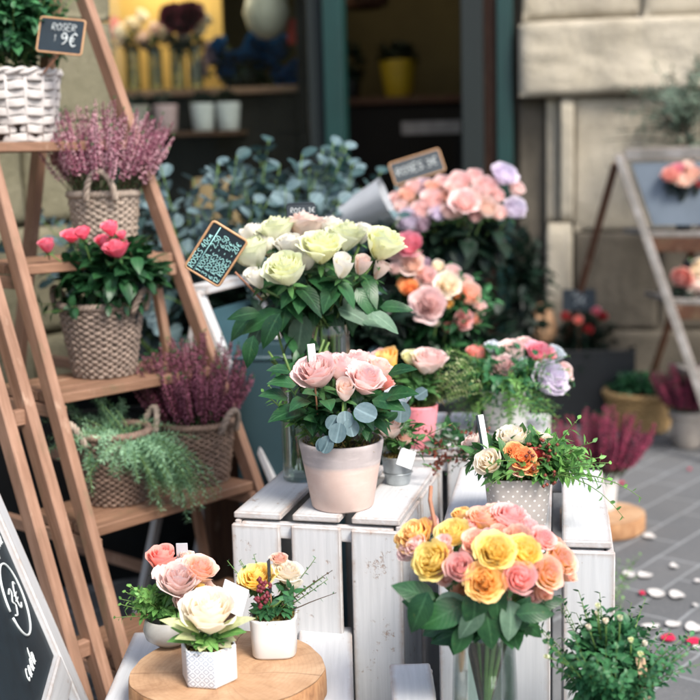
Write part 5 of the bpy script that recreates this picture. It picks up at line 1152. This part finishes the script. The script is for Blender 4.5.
for px, py in ((240, 552), (246, 560), (310, 566), (300, 585), (312, 590), (238, 570), (255, 556)): sprig(mb, c+EZ*.055, at(px, py, c.y)-(c+EZ*.055), .10+.01*(px % 3), 16, .011, .007, rn, 1, 0, curve=.15)
sprig(mb, c+EZ*.055, at(312, 575, c.y)-(c+EZ*.055), .115, 14, .012, .008, rn, 2, 2, curve=.0); sprig(mb, c+EZ*.055, at(320, 600, c.y)-(c+EZ*.055), .10, 5, .012, .003, rn, 2, 0, curve=.0)
leaf_ball(mb, c+EZ*.067, (.035, .033, .016), 90, .02, .009, rn, 0, zmin=-.1); mb.build('foliage', [M['bush_leaf'], M['stem'], M['dark_stem']], t)
mb = MB()
for _ in range(26):
    p = at(263+rn.uniform(-7, 7), 592+rn.uniform(-14, 16), c.y-.045); mb.octa(p, .0045, (rn.uniform(-1, 1), -1, 0), .7)
mb.build('berries', M['burg'], t)
cc = at(270, 578, c.y-.03); s = thing('clip_card', 'thin dark edged card standing in the plain white pot', 'card', cc); mb = MB(); mb.box(cc-Vector((.0015, 0, .026)), Vector((.003, .012, 0)), Vector((-.0015, .0005, 0)), Vector((-.001, 0, .052))); mb.build('card', M['slate'], s, smooth=False); mb = MB(); mb.tube([cc-EZ*.026+Vector((0, .005, 0)), cc-EZ*.045+Vector((0, .005, 0))], .0012, 5); mb.build('stick', M['stick'], s)
c = Vector(onz(170, 643, ZS+.001)); t = thing('flower_pot', 'round glass bowl with coral and blush roses at the back left of the log slice', 'potted flowers', c)
mb = MB(); mb.lathe([(.001, 0), (.022, .001), (.036, .012), (.040, .026), (.036, .041), (.034, .043), (.033, .041), (.037, .026), (.033, .014), (.02, .004), (.001, .003)], c, 40, cap=False); mb.build('bowl', plain('bowl_glass', '#a8a6a0', .15, .15, 30), t)
heads(t, [(162, 562, 17, 'salmon', 'half', .01), (177, 583, 20, 'pinkw', 'open', -.02), (198, 572, 17, 'peach', 'open', .0), (183, 604, 13, 'pinkw', 'half', -.02), (186, 560, 10, 'pwhite', 'half', .03), (199, 590, 7, 'yellow', 'half', -.02), (205, 592, 12, 'pwhite', 'half', .0)], c+EZ*.02, c.y, seed=540, stems=c+EZ*.035)
mb = MB()
for px, py in ((133, 590), (138, 600), (130, 582), (145, 608), (140, 586), (150, 598), (142, 612), (155, 606)): sprig(mb, c+EZ*.04, at(px, py, c.y-.02)-(c+EZ*.04), .085, 14, .019, .012, rn, 1, 0, curve=.3)
leaf_ball(mb, c+EZ*.055, (.04, .04, .02), 90, .022, .011, rn, 0, zmin=-.2); leaf_ball(mb, at(150, 600, c.y), (.028, .028, .022), 110, .016, .009, rn, 0); mb.build('foliage', [M['bright_leaf'], M['stem']], t)
cc = at(182, 552, c.y+.03); s = thing('clip_card', 'small clear tag standing among the coral and blush roses', 'card', cc); mb = MB(); mb.box(cc-Vector((.009, 0, .02)), Vector((.018, 0, 0)), Vector((0, .0015, 0)), Vector((0, 0, .034))); mb.build('card', M['paper'], s, smooth=False); mb = MB(); mb.tube([cc-EZ*.02, c+EZ*.045+Vector((0, .01, 0))], .0012, 5); mb.build('stick', M['stick'], s)
# ---------------------------------------------------------------- behind the crates
def bucket(label, c, r, h, m='black', name='flower_bucket', group='dark buckets behind the crates'):
    t = thing(name, label, 'bucket', c, group); mb = MB(); mb.lathe([(.001, 0), (r*.8, 0), (r*.82, .005), (r, h*.97), (r*1.03, h*.975), (r*1.03, h), (r*.97, h), (r*.8, h*.3), (.001, h*.25)], c, 32, cap=False); mb.build('body', M[m], t)
    mb = MB(); mb.lathe([(r*1.0, h*.8), (r*1.03, h*.81), (r*1.0, h*.82)], c, 32, cap=False); mb.build('ridge', M[m], t); return t
# eucalyptus
eb = [(-.42, 3.22, .50), (-.24, 3.30, .50), (-.15, 3.42, .47)]
for i, (x, y, h) in enumerate(eb):
    c = Vector((x, y, .002)); bucket('tall black bucket of eucalyptus %s' % ['nearest the ladder shelf', 'in the middle of the row', 'nearest the teal door post'][i], c, .10, h)
    t = thing('eucalyptus_bunch', 'grey green eucalyptus stems %s' % ['right behind the ladder shelf', 'behind the tilted price list sign', 'just left of the teal door post'][i], 'foliage', c+EZ*(h-.1), 'eucalyptus bunches'); mb = MB()
    for k in range(52):
        a = rn.uniform(0, 6.28); sp = rn.uniform(.1, .75 if i < 2 else .28); L = rn.uniform(.42, .74)
        sprig(mb, c+EZ*(h-.06), (math.cos(a)*sp, math.sin(a)*sp-.12, 1), L, 26, .056, .05, rn, 2, rn.choice([0, 0, 1]), curve=rn.uniform(.1, .6), round_=True, thick=.003, taper=.3)
    leaf_ball(mb, c+EZ*(h+.06), (.17, .14, .15), 170, .07, .045, rn, 1, zmin=-.3, shell=.8)
    mb.build('foliage', [M['euc'], M['euc_dark'], M['stem']], t)
t = thing('paper_bag', 'kraft paper bag in shadow behind the eucalyptus', 'bag', fp(215, -.3)); mb = MB(); z0 = fz(215, 215, -.3); ibox_a = fp(190, -.3)
mb.box(ibox_a+EZ*.0, fp(232, -.3)-ibox_a, WY*.14, EZ*fz(215, 178, -.3), 0, .01); mb.build('bag', plain('kraft_bag', '#70603f', .8, .2, 8), t)
# paper cone
c = at(356, 212, 3.15); t = thing('paper_wrap', 'pale grey paper cone wrapped round a bunch beside the teal post', 'paper', c-EZ*.3); mb = MB()
ax = Vector((.85, -.15, .35)).normalized(); b0 = c-ax*.13
d_, s1, s2 = frame_of(ax); P = []
for i in range(8):
    u = i/7; r = .015+.045*u; P.append([b0+ax*(u*.22)+(s1*math.cos(a)+s2*math.sin(a))*r*(1+.16*math.sin(a*3+1)*u+.05*math.sin(a*11)*u)*(1+.25*math.cos(a)) for a in [2*math.pi*k/28 for k in range(28)]])
mb.grid(P, 0, closed=True); mb.build('wrap', M['paper'], t)
mb = MB(); mb.tube([b0+ax*.02, Vector((b0.x-.03, b0.y, .45))], .012, 6); mb.build('stems', M['stem'], t)
# back pink/lilac bouquet
c = Vector((.24, 3.32, .002)); bucket('tall dark bucket carrying the pale pink and lilac rose bunch', c, .11, .62)
t = thing('rose_bouquet', 'large bunch of pale pink and lilac roses in front of the doorway', 'bouquet', c+EZ*.55)
LB = [(408, 222, 15, 'lilac', 'open', -.03), (433, 203, 15, 'ppink', 'open', 0), (408, 198, 13, 'peach', 'half', .03), (464, 204, 16, 'ppink', 'open', -.05), (484, 190, 16, 'ppink', 'open', 0), (486, 210, 15, 'pwhite', 'half', -.04), (503, 177, 15, 'lilac', 'open', .02), (513, 211, 14, 'lilac', 'open', 0), (515, 191, 12, 'pinkw', 'half', .04), (460, 184, 14, 'ppink', 'open', .05), (443, 187, 13, 'ppink', 'half', .05), (425, 189, 12, 'mauve', 'open', .05), (397, 201, 11, 'ppink', 'half', .04), (448, 214, 12, 'pinkw', 'half', -.04), (474, 178, 11, 'ppink', 'half', .07), (420, 212, 12, 'ppink', 'open', -.02), (392, 215, 11, 'mauve', 'half', .02), (448, 199, 11, 'peach', 'half', 0), (474, 218, 10, 'ppink', 'half', -.04), (496, 198, 11, 'ppink', 'half', 0), (414, 190, 11, 'ppink', 'half', .04), (438, 216, 12, 'lilac', 'half', -.03), (422, 226, 12, 'mauve', 'half', -.03), (498, 215, 11, 'pinkw', 'half', -.02), (455, 214, 12, 'pwhite', 'half', -.04), (476, 196, 12, 'pinkw', 'half', -.03), (453, 191, 12, 'pinkw', 'half', 0), (402, 210, 11, 'pinkw', 'half', .0), (432, 190, 11, 'peach', 'half', .03)]
heads(t, LB, c+EZ*.75, 3.25, tocam=.95, seed=600, stems=c+EZ*.6, rpx_scale=.82)
mb = MB(); leaf_ball(mb, at(458, 238, 3.30), (.16, .12, .09), 300, .08, .045, rn, 0, zmax=.7, shell=.8); leaf_ball(mb, at(455, 262, 3.34), (.13, .10, .14), 160, .08, .045, rn, 0, shell=.9); mb.build('foliage', M['shaded_leaf'], t)
cc = at(417, 167, 3.42); chalk_sign('price_sign', 'slanted blackboard sign above the pale pink and lilac roses', cc, (1, .1, .28), (-.2, .25, 1), .145, .062, [('ROSES 3€', .08, .35, .34, .12)], stick=(cc-EZ*.02, cc-EZ*.30), seed=7)
# mixed bouquet
c = Vector((.19, 2.98, .002)); bucket('dark bucket carrying the orange pink and cream mixed bouquet', c, .10, .50)
t = thing('mixed_bouquet', 'mixed bouquet of orange pink and cream blooms behind the white roses', 'bouquet', c+EZ*.42)
LM = [(428, 306, 19, 'ppink', 'ruffled', -.06), (410, 290, 13, 'orange', 'half', -.02), (426, 278, 13, 'ppink', 'open', 0), (447, 286, 15, 'cream', 'open', -.03), (468, 296, 15, 'peach', 'open', 0), (462, 321, 14, 'coral', 'half', -.04), (436, 323, 8, 'cream', 'bud', -.05), (451, 274, 12, 'pinkw', 'half', .03), (409, 247, 17, 'hot', 'open', 0), (411, 265, 14, 'pwhite', 'open', 0), (478, 309, 10, 'pinkw', 'half', .02), (438, 268, 9, 'cream', 'half', .05), (397, 256, 12, 'pinkw', 'half', .02), (425, 266, 9, 'mauve', 'half', .04), (403, 285, 8, 'orange', 'half', 0), (466, 282, 9, 'pinkw', 'half', .03), (448, 305, 9, 'yorange', 'bud', -.03), (455, 296, 8, 'orange', 'bud', -.02), (420, 296, 9, 'pinkw', 'half', -.02), (474, 320, 9, 'peach', 'half', 0), (440, 296, 9, 'pwhite', 'half', -.03), (416, 314, 8, 'cream', 'half', -.03), (448, 328, 8, 'salmon', 'half', -.03), (396, 270, 10, 'pinkw', 'half', .0), (418, 272, 9, 'peach', 'half', 0)]
heads(t, LM, c+EZ*.66, 2.86, tocam=.9, seed=640, stems=c+EZ*.5, rpx_scale=.80)
mb = MB(); leaf_ball(mb, at(435, 318, 2.90), (.15, .12, .12), 500, .045, .022, rn, 0, shell=.7); leaf_ball(mb, at(450, 300, 2.93), (.13, .10, .10), 200, .035, .018, rn, 1, shell=.5); leaf_ball(mb, at(410, 340, 2.93), (.20, .12, .14), 420, .06, .03, rn, 2, shell=.8); mb.build('foliage', [M['rose_leaf'], M['bush_leaf'], M['shaded_leaf']], t)
# leafy filler
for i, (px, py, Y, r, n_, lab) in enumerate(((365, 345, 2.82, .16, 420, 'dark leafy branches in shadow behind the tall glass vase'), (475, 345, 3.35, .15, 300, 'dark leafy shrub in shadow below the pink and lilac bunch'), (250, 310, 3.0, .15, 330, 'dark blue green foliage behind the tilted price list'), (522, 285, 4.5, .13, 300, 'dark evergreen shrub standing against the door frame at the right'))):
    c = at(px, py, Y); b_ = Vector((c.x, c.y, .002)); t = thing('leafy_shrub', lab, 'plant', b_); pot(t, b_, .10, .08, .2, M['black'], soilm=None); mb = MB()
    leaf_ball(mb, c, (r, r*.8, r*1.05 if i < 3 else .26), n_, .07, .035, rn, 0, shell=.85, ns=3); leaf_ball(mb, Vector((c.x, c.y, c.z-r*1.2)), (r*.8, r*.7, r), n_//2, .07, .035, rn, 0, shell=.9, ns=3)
    mb.tube([b_+EZ*.16, Vector((c.x, c.y, c.z))], .008, 6, 1); mb.build('foliage', [M['shaded_leaf'], M['dark_stem']], t)
# ---------------------------------------------------------------- right background
c = Vector((gs.x-.0, gs.y+.03, .0565)); t = thing('heather_plant', 'magenta heather in a white pot on the pale log slice', 'potted plant', c); pot(t, c, .052, .040, .115, M['white_pot'], soilm=None)
heather(t, c+EZ*.10, .11, .20, 90, rn, ('p_heather_mag', 'p_heather_dark'), spread=.45, dens=44, bell=.0045, frac=.75)
c = Vector(onz(687, 446, .003)); t = thing('heather_plant', 'dark pink heather in a weathered grey clay pot at the far right', 'potted plant', c); pot(t, c, .062, .05, .135, M['grey_pot'], soilm=None)
mb = MB(); mb.lathe([(.061, 0), (.068, .004), (.068, .026), (.061, .03)], c+EZ*.108, 32, cap=False); mb.build('rim', M['grey_pot'], t)
heather(t, c+EZ*.12, .11, .20, 80, rn, ('p_heather_dark', 'p_heather_mag'), spread=.4, dens=40, bell=.0048, frac=.75)
c = Vector(onz(640, 428, .003)); basket('wicker_basket', 'wide tan basket on the paving below the red flowers', c, .135, .105, .14, M['wicker_tan'], rows=11, stakes=26, seed=9, rimr=.010)
t = thing('leafy_plant', 'low green plants filling the wide tan basket', 'plant', c+EZ*.1); mb = MB(); leaf_ball(mb, c+EZ*.17, (.13, .12, .055), 420, .04, .02, rn, 0, zmin=-.2, shell=.6); mb.build('foliage', M['bush_leaf'], t)
sbox('planter_box', 'black planter box against the wall under the red flowers', 'planter', (.62, 4.78, 0), .52, .25, .30, M['black'], R(-10))
c = Vector((.90, 4.86, .012)); t = thing('flowering_shrub', 'dark shrub with red and coral blooms below a small blackboard', 'plant', c); mb = MB(); leaf_ball(mb, at(583, 345, 4.82), (.15, .11, .15), 420, .05, .025, rn, 0, shell=.8); leaf_ball(mb, at(583, 385, 4.84), (.13, .10, .12), 240, .05, .025, rn, 0, shell=.9); mb.tube([c, c+EZ*.35], .012, 6, 1); mb.build('foliage', [M['shaded_leaf'], M['dark_stem']], t)
for i, (px, py, k_) in enumerate(((565, 317, 'red'), (578, 321, 'salmon'), (602, 317, 'red'), (588, 330, 'red'), (596, 312, 'hot'))): put_rose(t, at(px, py, 4.70), (0, -1, .5), .021, k_, 'half', i)
cc = at(579, 300, 4.76); chalk_sign('price_sign', 'small blackboard above the red blooms by the stone wall', cc, WX, (0, .15, 1), .125, .08, [('3€', .35, .3, .4), ('POTS', .2, .7, .2)], stick=(cc-EZ*.03, cc-EZ*.24), seed=8, frame='slate')
c = Vector((.72, 4.88, .012)); c2 = at(541, 345, 4.86); t = thing('clay_ball', 'rounded terracotta jar beside the red flowering shrub', 'jar', Vector((c2.x, c2.y, .315)))
mb = MB(); r0 = Vector((c2.x, c2.y, .315)); mb.lathe([(.001, 0), (.04, 0), (.062, .04), (.068, .08), (.055, .125), (.036, .15), (.04, .165), (.032, .165), (.03, .15)], r0, 32, cap=False); mb.build('jar', plain('terracotta', '#b08a68', .8, .2, 20, bmp=.2), t)
sbox('planter_box', 'weathered wooden box behind the lilac bouquet', 'planter', (.26, 4.35, 0), .36, .24, .36, M['plank'], R(-8))
# stepped display stand at the right
st = thing('display_stand', 'weathered white folding stand with a chalkboard top and two shelves at the right', 'stand', Vector(onz(700, 420, 0)))
TL = at(618, 155, 4.55); TR = at(725, 152, 4.40); RD = (TR-TL); BL = at(686, 352, 4.22); dn = (BL-TL); dn = dn*(TL.z/-dn.z)
def sbeam(name, p, q, w, t_, up, m='grey_wood'): mb = MB(); mb.beam(p, q, w, t_, up, 0, .003); return mb.build(name, M[m], st, smooth=False)
sbeam('side_rail', TL+dn, TL, .022, .032, RD); sbeam('side_rail', TR+dn, TR, .022, .032, RD)
sbeam('top_rail', TL+RD*.07+EZ*.0, TR-RD*.07, .03, .045, EZ)
ba = Vector((-.30, .50, 0))
for p in (TL, TR): q = p+Vector((-.20, .42, 0)); q.z = 0; sbeam('rear_leg', q, p-EZ*.03+Vector((0, .035, 0)), .018, .028, RD, 'dark_wood')
mb = MB(); mb.box(TL+RD*.10+dn*.03, RD*.8, dn*.21, Vector((0, .008, .003)), 0, .001); mb.build('chalkboard', plain('board_blue', '#5d6770', .45, .2, 6), st, smooth=False)
sh = []
for f in (.26, .48, .72):
    a = TL+dn*f+RD*.06; sh.append(a); mb = MB(); mb.box(a-EZ*.02, RD*.88, Vector((-.045, .26, 0)), EZ*.02, 0, .002); mb.build('shelf_board', M['grey_wood'], st, smooth=False)
    mb = MB(); mb.box(a-EZ*.075, RD*.88, Vector((-.003, .012, 0)), EZ*.052, 0, .002); mb.build('shelf_shade_strip', M['dark_wood'], st, smooth=False)  # dark strip added to stand for the shade under each shelf
def small_vase(label, lab2, x_px, a, LV, seed, vr=.028, vh=.13):
    # stands on the shelf whose front edge starts at a
    p = a+Vector((-.02, .09, 0)); r_ = ray(x_px, 200); s = 0
    for k in range(200):
        q = p+RD*(k/200); 
        if proj(q)[0] >= x_px: break
    q = q+EZ*.001; vz = vase('bud_vase', label, q, vr, vh); [ch.data.materials.__setitem__(0, M['gloss_black']) for ch in vz.children]; t = thing('rose_bunch', lab2, 'bouquet', q+EZ*.02)
    heads(t, LV, q+EZ*.12, q.y-.02, seed=seed, stems=q+EZ*.03); mb = MB(); ctr = Vector((0, 0, 0))
    for e in LV: ctr += at(e[0], e[1], q.y)
    ctr /= len(LV); leaf_ball(mb, ctr-EZ*.04, (.075, .06, .04), 110, .045, .022, rn); mb.build('foliage', M['shaded_leaf'], t); return q
small_vase('slim dark vase on the top shelf of the right stand', 'coral and cream roses on the top shelf of the right stand', 683, sh[0], [(672, 176, 9, 'salmon', 'open'), (683, 182, 10, 'pwhite', 'open'), (692, 176, 10, 'peach', 'half'), (697, 186, 8, 'red', 'half'), (679, 170, 7, 'hot', 'half'), (688, 168, 7, 'pwhite', 'half')], 700)
small_vase('short dark vase on the lower shelf of the right stand', 'pink and cream roses on the lower shelf of the right stand', 690, sh[1], [(684, 276, 10, 'salmon', 'open'), (697, 268, 10, 'cream', 'open'), (698, 285, 11, 'pwhite', 'open'), (690, 292, 7, 'cream', 'half')], 720)
cc = sh[0]+RD*.75+Vector((0, -.012, -.06)); chalk_sign('price_sign', 'white card hanging on the upper shelf edge of the right stand', cc, RD, EZ, .09, .05, [('2€', .3, .3, .4)], frame='card', face=M['card'], cm='slate', seed=9)
# olive tree
c = Vector(onz(668, 395, .003)); c = Vector((c.x+.12, 4.66, .003)); t = thing('olive_tree', 'slender olive tree with sparse grey green leaves at the upper right', 'tree', c); pot(t, c, .13, .10, .24, M['grey_pot'], soilm=None)
T = at(684, 112, 4.66); mb = MB(); tp = [c+EZ*.2, c.lerp(T, .5)+Vector((.02, 0, 0)), T]; mb.tube(tp, [.014, .011, .007], 8); 
lb = MB()
for k in range(40):
    a = rn.uniform(0, 6.28); d = Vector((math.cos(a)*.9, math.sin(a)*.6, rn.uniform(-.1, 1.3))); b_ = T-EZ*rn.uniform(-.05, .14)
    path = sprig(lb, b_, d, rn.uniform(.16, .36), 26, .046, .014, rn, 1, 0, curve=.3, thick=.003)
mb.build('trunk', M['dark_stem'], t); lb.build('crown', [M['olive'], M['dark_stem']], t)
# ---------------------------------------------------------------- fallen petals
for i, (px, py, w, l, k) in enumerate(((649, 537, 8, 10, 'w'), (629, 575, 9, 8, 'w'), (645, 576, 11, 7, 'w'), (674, 567, 6, 9, 'w'), (642, 594, 5, 7, 'r'), (656, 594, 12, 12, 'w'), (677, 596, 11, 11, 'w'), (698, 582, 5, 6, 'w'), (650, 627, 14, 6, 'w'), (673, 625, 12, 7, 'w'), (694, 629, 13, 12, 'w'), (668, 639, 11, 9, 'r'), (693, 642, 11, 9, 'r'), (697, 648, 6, 4, 'w'), (610, 590, 11, 5, 'w'), (695, 606, 4, 4, 'w'), (633, 634, 8, 4, 'w'), (690, 470, 3, 3, 'r'), (622, 484, 5, 3, 'r'))):
    p = Vector(onz(px, py, .004)); sc_ = p.y/FPX*.66; a = rn.uniform(-.4, .4); mb = MB(); P = []
    rx, ry = w*sc_*1.05, l*sc_*1.05/max(.25, math.sin(math.atan2(py-150, FPX)))*.55; ry = min(ry, rx*1.5)
    for r_ in range(5):
        row = []
        for q in range(16):
            th = 2*math.pi*q/16; u = r_/4; x = math.cos(th)*rx*u*(1-.12*math.sin(th)); y = math.sin(th)*ry*u; z = (x*x*1.5+y*y*2)+.002*math.sin(th*2+i*1.7)*u*u*rn.uniform(.85, 1.15)*1.0+.0012*math.sin(th*3+i)*u
            row.append((p.x+x*math.cos(a)-y*math.sin(a), p.y+x*math.sin(a)+y*math.cos(a), .0065+max(0, z)+u*.001))
        P.append(row)
    mb.grid(P, 0, closed=True); where = ['by the log slice', 'left of a pair near the crate', 'right of a pair near the crate', 'standing on edge', 'small, touching a white one', 'large, beside the small red petal', 'large, right of the white one by the red petal', 'at the right frame edge', 'long and flat, nearest the rose bush', 'partly behind the biggest white petals', 'largest, at the right edge', 'left one of the two large red ones', 'right one of the two large red ones', 'tiny, below the right red one', 'half hidden at crate foot', 'tiny, near the right edge', 'dull, beside the rose bush buds', 'speck near the grey heather pot', 'speck near the white heather pot'][i]
    tag(mb.build('fallen_petal', M['petal_white' if k == 'w' else 'petal_red'], origin=p), '%s petal on the paving, %s' % ('white' if k == 'w' else 'crimson', where), 'petal', 'rose petals scattered on the paving')
# weeds by the crate
t = thing('creeping_sprig', 'thin green sprigs growing beside the right crate foot', 'plant', Vector(onz(608, 600, 0))); mb = MB()
for k in range(9): sprig(mb, Vector(onz(607, 600+k*3, 0)), (rn.uniform(-.2, .8), rn.uniform(-.4, .4), 1), rn.uniform(.05, .16), 10, .02, .014, rn, 1, 0)
mb.build('foliage', [M['bright_leaf'], M['stem']], t)
# ---------------------------------------------------------------- light
w = bpy.data.worlds.new('World'); sc.world = w; w.use_nodes = True; nt = w.node_tree; bg = nt.nodes['Background']; sky = nt.nodes.new('ShaderNodeTexSky'); sky.sky_type = 'NISHITA'; sky.sun_disc = False
SUN = Vector((.55, -.75, 1.05)).normalized(); sky.sun_elevation = math.asin(SUN.z); sky.sun_rotation = math.atan2(SUN.x, SUN.y); sky.air_density = 1.0; sky.dust_density = 3.0; sky.ozone_density = 1.0
nt.links.new(sky.outputs[0], bg.inputs[0]); bg.inputs[1].default_value = .14
sl = bpy.data.lights.new('sun', 'SUN'); sl.energy = 2.2; sl.angle = R(20); sl.color = (1, .95, .88); so = bpy.data.objects.new('sun', sl); COL.objects.link(so); so.rotation_euler = (-SUN).to_track_quat('-Z', 'Y').to_euler()
for (px, off, z, e, r_, colr) in ((150, .45, 2.05, 7, .12, (1, .87, .64)), (400, 1.6, 2.2, 1.6, .15, (1, .85, .6))):
    l = bpy.data.lights.new('shop_lamp', 'POINT'); l.energy = e; l.shadow_soft_size = r_; l.color = colr; o = bpy.data.objects.new('shop_lamp', l); COL.objects.link(o); o.location = fp(px, off)+EZ*z
vs = sc.view_settings; vs.view_transform = 'Standard'; vs.look = 'None'; vs.gamma = 1; vs.use_curve_mapping = False; vs.exposure = 1.08
for o in bpy.data.objects:
    if '_o' in o: del o['_o']
sc.cycles.max_bounces = 10; sc.cycles.transparent_max_bounces = 24; sc.cycles.use_denoising = True
